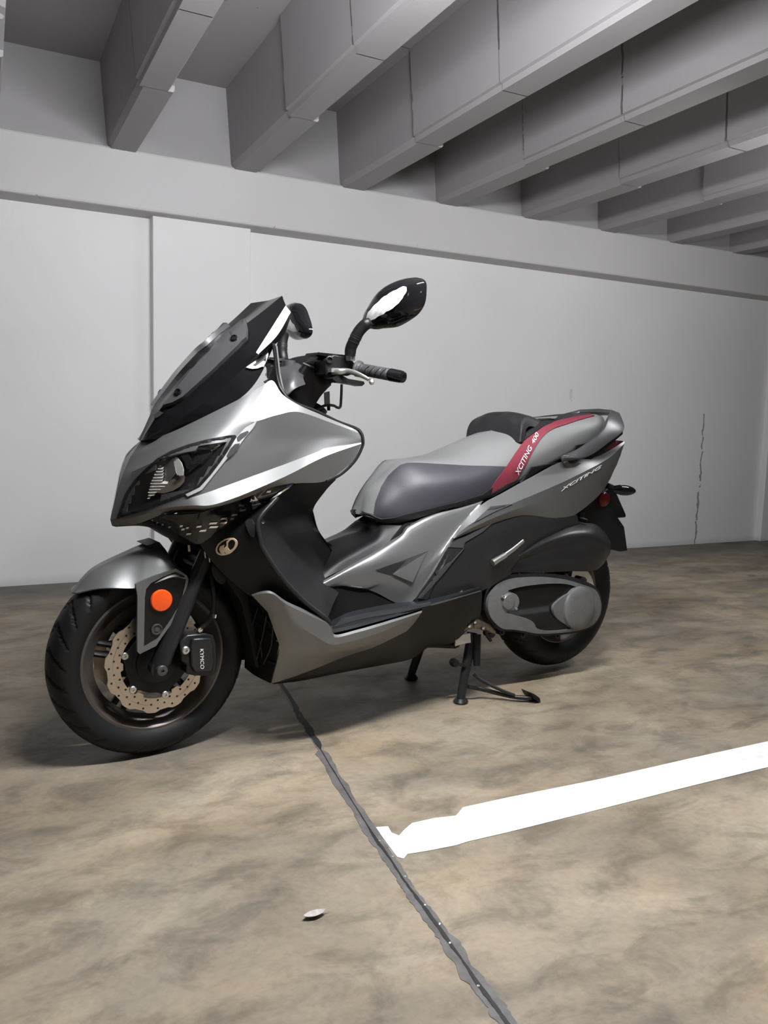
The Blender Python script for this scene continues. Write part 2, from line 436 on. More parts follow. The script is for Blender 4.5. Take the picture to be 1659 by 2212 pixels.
def tri2d(outline, holes=(), grid=8.0, smooth=0):
    def sm(P): return [(p.x, p.y) for p in crv([(a, b, 0) for a, b in P], smooth, True)] if smooth else list(P)
    loops = [sm(outline)] + [sm(h) for h in holes]
    V = []; E = []
    for L in loops:
        L2 = []
        for i, p in enumerate(L):
            q = L[(i + 1) % len(L)]; d = math.hypot(q[0] - p[0], q[1] - p[1]); k = max(1, int(d / grid))
            L2 += [(p[0] + (q[0] - p[0]) * t / k, p[1] + (q[1] - p[1]) * t / k) for t in range(k)]
        b = len(V); V += L2; E += [(b + i, b + (i + 1) % len(L2)) for i in range(len(L2))]
    xs = [p[0] for p in loops[0]]; ys = [p[1] for p in loops[0]]
    bd = list(V)
    x = min(xs) + grid / 2
    while x < max(xs):
        y = min(ys) + grid / 2
        while y < max(ys):
            if inpoly(x, y, loops[0]) and not any(inpoly(x, y, h) for h in loops[1:]) and min((x - a) ** 2 + (y - b) ** 2 for a, b in bd) > (grid * 0.45) ** 2: V.append((x, y))
            y += grid
        x += grid
    r = geometry.delaunay_2d_cdt([Vector(p) for p in V], E, [], 1, 1e-4)
    V2 = [(p.x, p.y) for p in r[0]]; F = []
    for f in r[2]:
        cx = sum(V2[i][0] for i in f) / 3; cy_ = sum(V2[i][1] for i in f) / 3
        if inpoly(cx, cy_, loops[0]) and not any(inpoly(cx, cy_, h) for h in loops[1:]): F.append(tuple(f))
    return V2, F
def patch(name, outline, f, m, parent, thick=0.005, mirror=False, holes=(), grid=8.0, smooth=0, sharp=40, mb=None, bev=0.0):
    V2, F = tri2d(outline, holes, grid, smooth)
    v = [f(*p) for p in V2]
    s = sum((geometry.normal([v[i] for i in q]) if len(q) == 3 else Vector()).dot(EYE - v[q[0]]) for q in F)
    if s < 0: F = [tuple(reversed(q)) for q in F]
    if mirror: solid(name, *mir(v, F), m, parent, thick, sharp)
    return solid(name, v, F, m, parent, thick, sharp)
def ell(cx, cy_, rx, ry, n=20, rot=0.0):
    return [(cx + rx * math.cos(t) * math.cos(rot) - ry * math.sin(t) * math.sin(rot), cy_ + rx * math.cos(t) * math.sin(rot) + ry * math.sin(t) * math.cos(rot)) for t in [2 * PI * i / n for i in range(n)]]
def lettering(name, s, p0, p1, hv, f, m, parent, shear=0.0, thick=0.0008):
    cu = bpy.data.curves.new('txt', 'FONT'); cu.body = s; cu.resolution_u = 3; cu.shear = shear
    to = bpy.data.objects.new('txt', cu); COL.objects.link(to)
    bpy.context.view_layer.update()
    dg = bpy.context.evaluated_depsgraph_get(); me = to.evaluated_get(dg).to_mesh()
    v = [x.co.copy() for x in me.vertices]; fc = [tuple(p.vertices) for p in me.polygons]
    to.evaluated_get(dg).to_mesh_clear(); bpy.data.objects.remove(to); bpy.data.curves.remove(cu)
    x0 = min(p.x for p in v); x1 = max(p.x for p in v); y0 = min(p.y for p in v); y1 = max(p.y for p in v)
    out = []
    for p in v:
        a = (p.x - x0) / (x1 - x0); b = (p.y - y0) / (y1 - y0)
        out.append(f(p0[0] + (p1[0] - p0[0]) * a + hv[0] * b, p0[1] + (p1[1] - p0[1]) * a + hv[1] * b))
    ob = mesh(name, out, fc, m, parent, 0)
    md = ob.modifiers.new('thickness', 'SOLIDIFY'); md.thickness = thick; md.offset = 0
    return ob

# ------------------------------------------------------------------ the setting
X0, X1, Y0, YWALL = -7.0, 16.0, -8.0, 4.68
YB, ZB, ZT, ZS = 4.504, 1.999, 2.283, 2.70
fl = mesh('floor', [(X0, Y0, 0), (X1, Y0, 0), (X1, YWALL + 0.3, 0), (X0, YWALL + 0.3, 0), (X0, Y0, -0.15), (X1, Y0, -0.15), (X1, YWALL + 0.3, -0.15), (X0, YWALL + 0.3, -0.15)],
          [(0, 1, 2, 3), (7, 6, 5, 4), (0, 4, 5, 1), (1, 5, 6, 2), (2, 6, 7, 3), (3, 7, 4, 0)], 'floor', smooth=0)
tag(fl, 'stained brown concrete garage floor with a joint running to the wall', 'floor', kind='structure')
wl = MB().box((X0, YWALL, 0), (X1, YWALL + 0.25, ZS)).build('wall_back', 'wall', smooth=0)
tag(wl, 'white painted concrete wall behind the scooter', 'wall', kind='structure')
def bevelled(o, w=0.008, seg=2):
    b = o.modifiers.new('edge', 'BEVEL'); b.width = w; b.segments = seg; b.limit_method = 'ANGLE'; return o
for (a, b, d) in ((0.876, 1.424, 0.08), (5.93, 6.50, 0.06)):
    bevelled(MB().box((a, YWALL - d, 0), (b, YWALL + 0.05, ZB + 0.02)).build('pilaster', 'wall', wl, 0), 0.006)
eb = bevelled(MB().box((X0, YB, ZB), (X1, YWALL + 0.05, ZT + 0.012)).build('edge_beam', 'beam', wl, 0), 0.012)
# recessed upper face above the beam
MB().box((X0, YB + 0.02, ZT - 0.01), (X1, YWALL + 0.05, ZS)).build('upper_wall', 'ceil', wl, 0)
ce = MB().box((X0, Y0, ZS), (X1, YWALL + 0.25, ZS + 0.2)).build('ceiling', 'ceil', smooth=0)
tag(ce, 'grey concrete ceiling slab carried on parallel joists', 'ceiling', kind='structure')
for i in range(-10, 22):
    x = 0.625 + 0.65 * (i - 1) - 0.005; w = 0.135 if i < 3 else 0.143
    if x < X0 + 0.1 or x > X1 - 0.4: continue
    j = MB()
    # stem with a small rebate along its lower left edge, in three pours with hairline steps
    segs = [(Y0 + 0.02, -1.2, 0.0), (-1.205, 0.9, 0.003), (0.895, 2.878, 0.0), (2.873, 3.60, 0.0), (3.597, YB + 0.04, 0.016)]
    for (ya, yb_, dx) in segs:
        xa, xb = x + dx, x + w + dx + (0.006 if dx > 0.01 else 0)
        prof = [(xa - 0.035, ZS + 0.02), (xa - 0.002, ZT + 0.028)] + ([(xa + 0.012, ZT + 0.024)] if dx < 0.01 else []) + [(xa + 0.014, ZT + 0.0), (xb - 0.006, ZT), (xb, ZT + 0.006), (xb + 0.03, ZS + 0.02)]
        n = len(prof); v = [(a, ya, b) for a, b in prof] + [(a, yb_, b) for a, b in prof]
        j.add(v, [(k, (k + 1) % n, n + (k + 1) % n, n + k) for k in range(n)] + [tuple(range(n - 1, -1, -1)), tuple(range(n, 2 * n))])
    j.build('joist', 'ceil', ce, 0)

# floor joint: a grey smear of sealant around a black gap
JP = [(600, 1470), (645, 1545), (683, 1605), (735, 1690), (790, 1778), (835, 1843), (872, 1900), (905, 1945), (955, 2012), (1003, 2082), (1052, 2150), (1100, 2215)]
JW = [G(*p) for p in JP]
d = (JW[0] - JW[5]).normalized(); JW = [JW[0] + d * ((YWALL - JW[0].y) / d.y)] + JW
e = (JW[-1] - JW[-3]).normalized(); JW = JW + [JW[-1] + e * 0.12 * k for k in (1, 2, 3, 4, 6, 9, 14, 22, 34)]
def strip(path, wl_, wr, z, jit, seed):
    rnd = random.Random(seed); P = crv(path, 10); v = []; f = []
    a = b = 0.0
    for i, p in enumerate(P):
        t = (P[min(i + 1, len(P) - 1)] - P[max(i - 1, 0)]).normalized(); n = Vector((-t.y, t.x, 0))
        a = a * 0.75 + rnd.uniform(-1, 1) * jit; b = b * 0.75 + rnd.uniform(-1, 1) * jit
        L, Rr = wl_(p.y), wr(p.y)
        v += [Vector((p.x, p.y, z)) + n * max(0.001, Rr * (1 + b)), Vector((p.x, p.y, z)) - n * max(0.001, L * (1 + a))]
    for i in range(len(P) - 1): f.append((2 * i, 2 * i + 1, 2 * i + 3, 2 * i + 2))
    return v, f
near = lambda y: 1.0 if y < 2.05 else 0.35
v, f = strip(JW, lambda y: 0.016 * near(y), lambda y: 0.014 * near(y), 0.0012, 0.25, 3)
jt = mesh('trim_1', v, f, 'sealant', None, 0); tag(jt, 'grey sealant joint crossing the concrete floor under the scooter', 'floor joint', kind='structure')
jt.modifiers.new('thickness', 'SOLIDIFY').thickness = 0.001
v, f = strip(JW, lambda y: 0.009 if y > 2.08 else (0.0016 if y > 1.62 else 0.0036), lambda y: 0.009 if y > 2.08 else 0.0016, 0.0022, 0.45, 8)
jg = mesh('joint_gap', v, f, 'gap', jt, 0); jg.modifiers.new('thickness', 'SOLIDIFY').thickness = 0.0005
g = MB()
for p in ((875, 1895), (918, 1957), (950, 1998), (972, 2039), (1033, 2132), (820, 1818), (848, 1852)):
    g.lathe(G(*p) + Vector((0, 0, 0.0005)), (0, 0, 1), [(0.003, 0), (0.0028, 0.0022), (0.0, 0.0036)], 7)
g.split('grit', 'grit', jt, 0)

# white parking line, worn at its end by the joint
top = [(812, 1788), (838, 1786), (846, 1800), (862, 1806), (874, 1793), (890, 1779), (940, 1768), (985, 1763), (1000, 1745), (1100, 1723), (1300, 1683), (1500, 1637), (1659, 1602)]
bot = [(824, 1806), (840, 1828), (858, 1852), (872, 1856), (880, 1846), (905, 1842), (935, 1837), (985, 1827), (1010, 1819), (1100, 1798), (1300, 1748), (1500, 1697), (1659, 1658)]
T = [G(*p) for p in top]; B = [G(*p) for p in bot]
def ext(L): e = (L[-1] - L[-4]).normalized(); return L + [L[-1] + e * 2.0]
T = ext(T); B = ext(B); v = []; f = []
for t, b in zip(T, B): v += [t + Vector((0, 0, 0.0016)), b + Vector((0, 0, 0.0016))]
for i in range(len(T) - 1): f.append((2 * i, 2 * i + 1, 2 * i + 3, 2 * i + 2))
pl = mesh('parking_line', v, f, 'line', None, 0); tag(pl, 'white painted parking line ending at the joint in the brown floor', 'parking line')
pl.modifiers.new('thickness', 'SOLIDIFY').thickness = 0.0012

# dry leaf
lc = G(679, 1981); la = (G(704, 1974) - G(655, 1989)); ll = la.length; la.normalize(); lb = Vector((-la.y, la.x, 0)); v = []; f = []
for i in range(13):
    t = i / 12; w = 0.0095 * math.sin(PI * t) ** 0.7
    for k in range(7):
        s = (k - 3) / 3; x = (t - 0.5) * ll; y = s * w
        v.append(lc + la * x + lb * y + Vector((0, 0, 0.0025 + 0.006 * s * s * math.sin(PI * t) + 0.007 * (2 * t - 1) ** 2)))
for i in range(12):
    for k in range(6): f.append((i * 7 + k, i * 7 + k + 1, i * 7 + k + 8, i * 7 + k + 7))
lf = mesh('leaf', v, f, 'leaf', None, 60); lf.modifiers.new('thickness', 'SOLIDIFY').thickness = 0.0006
tag(lf, 'small pale curled dry leaf lying on the floor', 'leaf')
MB().tube([v[12 * 7 + 3], v[12 * 7 + 3] + la * 0.011 + Vector((0, 0, 0.001))], [0.0007, 0.0005], 6).build('stem', 'leaf', lf)

# ceiling tube lamps, two of them added as unseen fill
for n_, (lx, ly, lz, ln, pw) in enumerate(LAMPS):
    e = bpy.data.objects.new('ceiling_light', None); COL.objects.link(e); e.location = (lx, ly, lz)
    tag(e, 'white batten lamp with a lit tube, hung under the ceiling joists', 'ceiling light', 'tube lamps under the joists')
    MB().box((-ln / 2 - 0.03, -0.035, 0.03), (ln / 2 + 0.03, 0.035, 0.10)).build('housing', 'housing', e, 0)
    h = MB()
    for s in (-1, 1): h.box((s * ln * 0.4 - 0.01, -0.01, 0.10), (s * ln * 0.4 + 0.01, 0.01, ZT - lz + 0.02))
    h.split('hanger', 'housing', e, 0)
    MB().tube([(-ln / 2, 0, 0.0), (ln / 2, 0, 0.0)], 0.016, 16).build('tube', tube_mat(pw), e)

#SCOOTER
# ------------------------------------------------------------------ the scooter (built in its own frame: x forward, y to its left, z up, front contact at the origin)
S = bpy.data.objects.new('scooter', None); COL.objects.link(S)
S.location = BO; S.rotation_euler = (0, 0, PI + BA)
tag(S, 'matte grey maxi scooter with black windscreen parked on its centre stand', 'scooter')
def poly3(name, pts, thickv, m, parent, smooth=40):   # closed outline extruded along a vector
    pts = [Vector(p) for p in pts]; n = len(pts); tv = Vector(thickv)
    b = MB().add(pts + [p + tv for p in pts], [tuple(range(n)), tuple(range(2 * n - 1, n - 1, -1))] + [(i, i + n, (i + 1) % n + n, (i + 1) % n) for i in range(n)])
    return b.build(name, m, parent, smooth)
def slab(name, outline, lat, thick, m, parent, bev=0.002, mb=None):
    pts = [U(x, y, lat) for x, y in outline]; n = len(pts)
    v = pts + [Vector((p.x, p.y - thick, p.z)) for p in pts]
    f = [tuple(range(n)), tuple(range(2 * n - 1, n - 1, -1))] + [(i, i + n, (i + 1) % n + n, (i + 1) % n) for i in range(n)]
    if mb is not None: mb.add(v, f); return None
    o = MB().add(v, f).build(name, m, parent, 30)
    if bev: bevelled(o, bev)
    return o

# --- wheels
def tyre_grid(c, R, w, seat, grooves, ns=540, nc=44):
    v = []; f = []; c = Vector(c)
    h = R - seat
    for i in range(ns):
        th = 2 * PI * i / ns
        for k in range(nc + 1):
            t = -1 + 2 * k / nc
            y = w / 2 * math.sin(t * PI * 0.74)
            if abs(t) <= 0.76: r = R - h * 0.62 * (1 - math.cos(abs(t) / 0.76 * PI / 2))
            else:
                u = (abs(t) - 0.76) / 0.24; r = R - h * (0.62 + 0.38 * u)
            dep = 0.0
            if grooves and abs(t) < 0.62:
                per = 2 * PI / grooves; s = abs(t)
                ph = (th + (0.30 * s + 0.12 * s * s) * (1 if t >= 0 else 1) + (per / 2 if t < 0 else 0)) % per
                dd = min(ph, per - ph) * R
                if 0.10 < s < 0.62 and dd < 0.0050: dep = 0.006
                ph2 = (th * 1 - 0.9 * s + per * 0.4) % per
                if s < 0.12 and min(ph2, per - ph2) * R < 0.0042: dep = 0.004
            r -= dep
            v.append(c + Vector((r * math.cos(th), y, r * math.sin(th))))
    n = nc + 1
    for i in range(ns):
        for k in range(nc): f.append((i * n + k, i * n + k + 1, ((i + 1) % ns) * n + k + 1, ((i + 1) % ns) * n + k))
    return v, f
def wheel(name, c, R, w, rimr, parent, grooves, rw):
    c = Vector(c)
    b = MB(); SP = []
    h = rw / 2
    b.lathe(c, (0, 1, 0), [(rimr + 0.010, -h), (rimr + 0.012, -h + 0.006), (rimr - 0.002, -h + 0.016), (rimr - 0.022, -h + 0.03), (rimr - 0.022, h - 0.03), (rimr - 0.002, h - 0.016), (rimr + 0.012, h - 0.006), (rimr + 0.010, h),
                            (rimr + 0.002, h + 0.001), (rimr - 0.008, h - 0.006), (rimr - 0.014, h - 0.016), (rimr - 0.032, h - 0.030), (rimr - 0.032, -h + 0.030), (rimr - 0.014, -h + 0.016), (rimr - 0.010, -h + 0.008), (rimr + 0.002, -h - 0.001)], 96, 0, True)
    b.lathe(c, (0, 1, 0), [(0.0, -0.05), (0.040, -0.05), (0.048, -0.03), (0.048, 0.03), (0.040, 0.05), (0.0, 0.05)], 32, 1)
    for k in range(5):
        q = 2 * PI * k / 5 + 0.28
        for s in (-1, 1):
            q1 = q + s * 0.10; q0 = q + s * 0.34
            p0 = c + Vector((0.040 * math.cos(q0), 0, 0.040 * math.sin(q0))); p1 = c + Vector(((rimr - 0.034) * math.cos(q1), 0, (rimr - 0.034) * math.sin(q1)))
            pm = p0.lerp(p1, 0.5)
            SP.append(MB().tube([p0, pm, p1], [0.020, 0.016, 0.015], 10, 0, 0.6, up=(0, 1, 0)))
    rim = b.build(name, ['rim', 'rimdark'], parent, 35)
    for q in SP: q.build('spoke', 'rimdark', rim)
    v, f = tyre_grid(c, R, w, rimr + 0.004, grooves)
    mesh('tyre', v, f, 'rubber', rim, 60)
    return rim
fwheel = wheel('front_wheel', (0, 0, 0.2745), 0.2745, 0.124, 0.1905, S, 26, 0.096)
rwheel = wheel('rear_wheel', (-WB, 0, RZ), 0.2825, 0.150, 0.178, S, 26, 0.110)
AX = Vector((0, 0, 0.2745))
def disc(lat, sgn):
    b = MB(); n = 144
    R = [0.1395 + 0.0032 * math.tanh(3 * math.sin(12 * 2 * PI * i / n)) for i in range(n)]
    Ri = [0.1015 - (0.008 if math.cos(6 * 2 * PI * i / n) > 0.72 else 0.0) for i in range(n)]
    v = []; y = [lat + 0.0022, lat - 0.0022]
    for yy in y:
        for i in range(n):
            q = 2 * PI * i / n; v += [AX + Vector((R[i] * math.cos(q), yy, R[i] * math.sin(q))), AX + Vector((Ri[i] * math.cos(q), yy, Ri[i] * math.sin(q)))]
    f = []
    for i in range(n):
        k = (i + 1) % n; a, b_, c_, d_ = 2 * i, 2 * i + 1, 2 * k + 1, 2 * k; o = 2 * n
        f += [(a, b_, c_, d_), (o + a, o + d_, o + c_, o + b_), (a, d_, o + d_, o + a), (b_, o + b_, o + c_, c_)]
    b.add(v, f)
    for i in range(60):     # drilled holes
        q = 2 * PI * (i + 0.5 * (i % 3)) / 60; r = 0.108 + 0.0115 * (i % 3)
        p = AX + Vector((r * math.cos(q), lat + sgn * 0.0022, r * math.sin(q)))
        b.lathe(p, (0, sgn, 0), [(0.0031, -0.0008), (0.0031, 0.0003), (0.0, 0.0003)], 8, 1)
    b.lathe(AX + Vector((0, lat + sgn * 0.0022, 0)), (0, sgn, 0), [(0.120, 0.0), (0.1208, 0.0004), (0.1216, 0.0)], 72, 0, True)
    return b.build('brake_disc', ['steel', 'void'], fwheel, 30)
for s in (1, -1):
    d_ = disc(0.068 * s, s)
    cb = MB(); lat = 0.066 * s
    n = 96; v = []; f = []
    for yy in (lat + s * 0.002, lat - s * 0.004):
        for i in range(n):
            q = 2 * PI * i / n; r = 0.0865 + 0.012 * max(0, math.cos(6 * (q - 0.30))) ** 2
            v += [AX + Vector((r * math.cos(q), yy, r * math.sin(q))), AX + Vector((0.02 * math.cos(q), yy, 0.02 * math.sin(q)))]
    for i in range(n):
        k = (i + 1) % n; a, b_, c_, d_ = 2 * i, 2 * i + 1, 2 * k + 1, 2 * k; o = 2 * n
        f += [(a, b_, c_, d_), (o + a, o + d_, o + c_, o + b_), (a, d_, o + d_, o + a)]
    cb.add(v, f)
    cb.lathe(AX + Vector((0, lat, 0)), (0, s, 0), [(0.060, -0.004), (0.058, 0.006), (0.045, 0.010), (0.030, 0.02), (0, 0.02)], 48)
    cb.build('disc_carrier', 'black', fwheel)
    for k in range(6):
        q = 2 * PI * k / 6 + 0.30
        MB().lathe(AX + Vector((0.0930 * math.cos(q), lat, 0.0985 * math.sin(q))), (0, s, 0), [(0.0100, 0), (0.0100, 0.006), (0.0085, 0.0075), (0.0035, 0.0075), (0.0035, 0.004), (0, 0.004)], 20).build('disc_bolt', 'alu', fwheel)

# --- fork, caliper, fender
for s in (1, -1):
    a = U(343, 1443, 0.104); t = U(449, 1190, 0.104); u = (t - a).normalized()
    P = [a - u * 0.012, a + u * 0.02, a + u * 0.06, a + u * 0.20, a + u * 0.215, t]
    b = MB().tube(P, [0.018, 0.026, 0.0235, 0.0235, 0.0215, 0.0215], 20)
    b.lathe(a, (0, 1, 0), [(0.0, -0.03), (0.024, -0.03), (0.024, 0.010), (0.0, 0.010)], 24)
    if s < 0: b = b.mirrored()
    fk = b.build('fork_leg', 'satin', S)
    b = MB().lathe(a + Vector((0, 0.0235, 0)), (0, 1, 0), [(0.0145, -0.01), (0.0145, 0), (0.0145, 0.006), (0.012, 0.008), (0.005, 0.008), (0.004, 0.003), (0, 0.003)], 24)
    if s < 0: b = b.mirrored()
    b.build('axle_bolt', 'gunmetal', fk)
    cal = [(388, 1388), (404, 1372), (440, 1368), (462, 1372), (468, 1392), (470, 1430), (466, 1455), (452, 1461), (420, 1460), (402, 1456), (404, 1436), (392, 1428)]
    b = MB(); slab('', cal, 0.112, 0.055, 'black', None, mb=b)
    slab('', [(418, 1380), (456, 1378), (462, 1392), (463, 1440), (458, 1452), (422, 1453), (414, 1440), (412, 1395)], 0.124, 0.03, 'black', None, mb=b)
    if s < 0: b = b.mirrored()
    cl = b.build('brake_caliper', 'satin', S, 30); bevelled(cl, 0.004)
    b = MB().lathe(U(400, 1404, 0.112), (0, 1, 0), [(0.011, 0), (0.011, 0.007), (0.009, 0.009), (0.004, 0.009), (0.003, 0.004), (0, 0.004)], 20)
    b2 = MB().lathe(U(431, 1360, 0.105), (0, 1, 0), [(0.007, 0), (0.007, 0.006), (0.0, 0.006)], 6)
    if s < 0: b, b2 = b.mirrored(), b2.mirrored()
    b.build('caliper_bolt', 'alu', cl); b2.build('hose_bolt', 'chrome', cl)
    if s > 0: lettering('maker_lettering', 'KYMCO', (432, 1402), (433, 1445), (8, 0), at(0.1252), 'white', cl)
    hz = MB().tube(crv([U(431, 1360, 0.105), U(452, 1340, 0.11), U(462, 1300, 0.12), U(456, 1240, 0.115), U(452, 1200, 0.09)], 6), 0.006, 8)
    if s < 0: hz = hz.mirrored()
    hz.build('brake_hose', 'black', S)
    MB().tube([U(462, 1334, 0.12), U(464, 1326, 0.12)], 0.009, 10).build('hose_clip', 'chrome', S) if s > 0 else None
tc_ = MB()
for py, px in ((1188, 447), (1222, 436)):
    c = U(px, py, 0.0)
    tc_.tube([(c.x, -0.125, c.z), (c.x, 0.125, c.z)], 0.034, 16, 0, 0.5, up=(0.4, 0, 0.9))
c0 = U(447, 1188, 0); c1 = U(470, 1120, 0)
tc_.tube([c0 - Vector((0.0, 0, 0.06)), c1], 0.035, 16)
tc_.build('fork_bridge', 'satin', S)
for px, py in ((408, 1184), (443, 1198), (452, 1207)):
    MB().tube([U(px, py - 7, 0.135), U(px + 1, py + 7, 0.135)], 0.0035, 8).build('pinch_bolt', 'chrome', S)

fend = shell('front_fender', [
    [(154, 1280, 0), (190, 1237, 0), (223, 1216, 0), (277, 1192, 0), (318, 1178, 0), (345, 1175, 0), (366, 1203, 0), (384, 1223, 0)],
    [(156, 1280, .008), (193, 1240, .014), (227, 1220, .020), (281, 1197, .025), (321, 1183, .032), (350, 1181, .04), (371, 1207, .046), (392, 1230, .05)],
    [(160, 1280, .016), (197, 1252, .028), (232, 1235, .041), (285, 1214, .052), (322, 1203, .066), (354, 1204, .082), (378, 1224, .092), (403, 1246, .097)],
    [(167, 1280, .032), (206, 1272, .062), (238, 1270, .080), (285, 1271, .094), (312, 1268, .104), (345, 1256, .110), (375, 1246, .112), (407, 1249, .112)]],
    'silver', S, ku=6, kv=4, sv=True, sharp=60)
guard = [(293, 1262), (330, 1246), (380, 1228), (404, 1243), (407, 1254), (396, 1303), (376, 1340), (344, 1385), (338, 1395), (302, 1413), (297, 1408), (297, 1288)]
hole = [(313, 1290), (316, 1272), (326, 1260), (352, 1246), (379, 1235), (398, 1244), (402, 1252), (392, 1298), (371, 1336), (340, 1380), (311, 1397)]
for s in (1, -1):
    gl = lambda x, y: 0.112 + 0.004 * (y - 1250) / 150
    def gf(x, y, s=s):
        p = U(x, y, gl(x, y)); return p if s > 0 else Vector((p.x, -p.y, p.z))
    V2, F = tri2d(guard, [hole], 10); v = [gf(*p) for p in V2]
    def outw(v, F): return F if sum(geometry.normal([v[i] for i in q]).y for q in F) * s > 0 else [q[::-1] for q in F]
    solid('fork_guard', v, outw(v, F), 'silver', fend, 0.010, 30)
    V2, F = tri2d(hole, [], 10); v = [gf(*p) - Vector((0, 0.004 * s, 0)) for p in V2]
    solid('guard_insert', v, outw(v, F), 'gloss', fend, 0.006, 30)
    c = U(347.5, 1296.5, 0.110); c.y *= s
    MB().lathe(c, (0, s, 0), [(0.0295, 0), (0.0295, 0.006), (0.027, 0.009), (0.015, 0.0105), (0, 0.011)], 40).build('reflector', 'amber', fend)
    c = U(338, 1359, 0.112); c.y *= s
    MB().lathe(c, (0, s, 0), [(0.015, 0), (0.015, 0.004), (0.0125, 0.005), (0.0115, 0.001), (0.006, 0.001), (0.006, 0.004), (0, 0.004)], 28).build('guard_bolt', 'gunmetal', fend)

slab('fender_stay', [(316, 1179), (345, 1171), (352, 1180), (366, 1202), (356, 1206), (340, 1190)], 0.045, 0.09, 'black', fend)

# --- front fairing
HLP = [(253, 1121), (271, 1067), (291, 1037), (316, 1012), (341, 991), (372, 974), (407, 961), (448, 950), (493, 941), (508, 940), (511, 944), (501, 958), (488, 979), (473, 1001), (453, 1027), (430, 1055), (402, 1069), (362, 1084), (309, 1104)]
HLC = [(372 + (x - 372) * 0.84, 1028 + (y - 1028) * 0.80) for x, y in HLP]
ff = shell('front_fairing', [
    [(301, 958, 0), (369, 934, .083), (441, 900, .138), (513, 864, .176), (560, 838, .192), (588, 822, .200), (610, 852, .222), (650, 877, .240), (715, 904, .256), (774, 927, .276)],
    [(281, 988, 0), (338, 962, .078), (402, 938, .140), (470, 923, .190), (520, 915, .216), (557, 909, .232), (600, 896, .246), (645, 890, .254), (712, 912, .266), (777, 936, .281)],
    [(262, 1030, 0), (305, 1010, .082), (365, 985, .155), (440, 970, .206), (500, 962, .222), (562, 956, .234), (610, 950, .243), (660, 946, .254), (720, 944, .269), (782, 948, .286)],
    [(241, 1108, 0), (290, 1103, .078), (350, 1088, .146), (400, 1078, .196), (441, 1066, .214), (500, 1045, .228), (560, 1023, .238), (620, 1001, .248), (700, 972, .272), (781, 956, .286)],
    [(238, 1122, 0), (294, 1116, .082), (355, 1098, .154), (410, 1092, .212), (456, 1091, .240), (511, 1074, .257), (567, 1051, .268), (627, 1024, .277), (702, 986, .284), (781, 958, .287)],
    [(242, 1136, 0), (298, 1131, .076), (360, 1108, .146), (414, 1101, .204), (462, 1101, .232), (526, 1079, .248), (586, 1053, .258), (640, 1044, .265), (706, 1038, .272), (765, 996, .286)]],
    'silver', S, ku=12, kv=5, sv=False, sharp=22, cut=HLC)
fs = on('front_fairing', 0.003)
# rim of the fairing wing
b = MB().tube(crv([U(*p) for p in [(590, 742, .183), (594, 768, .186), (597, 800, .19), (603, 830, .2), (616, 853, .217), (636, 870, .229), (682, 888, .245), (730, 911, .259), (768, 925, .274), (780, 935, .283), (784, 950, .288), (782, 966, .289), (766, 996, .288), (737, 1024, .282), (706, 1039, .274)]], 6), 0.0045, 8)
b.flip_y().split('wing_edging', 'black', ff)
b = MB()
L0 = crv([U(*p) for p in [(590, 742, .175), (592, 780, .176), (594, 812, .182), (600, 836, .192)]], 8); L1 = crv([U(*p) for p in [(596, 748, .19), (600, 780, .193), (604, 812, .2), (612, 846, .212)]], 8)
n = len(L0); b.add(L0 + L1, [(i, i + 1, n + i + 1, n + i) for i in range(n - 1)]); b = MB().add(*thicken(b.v, b.f, 0.005)).flip_y()
b.split('screen_pillar', 'silver', ff)

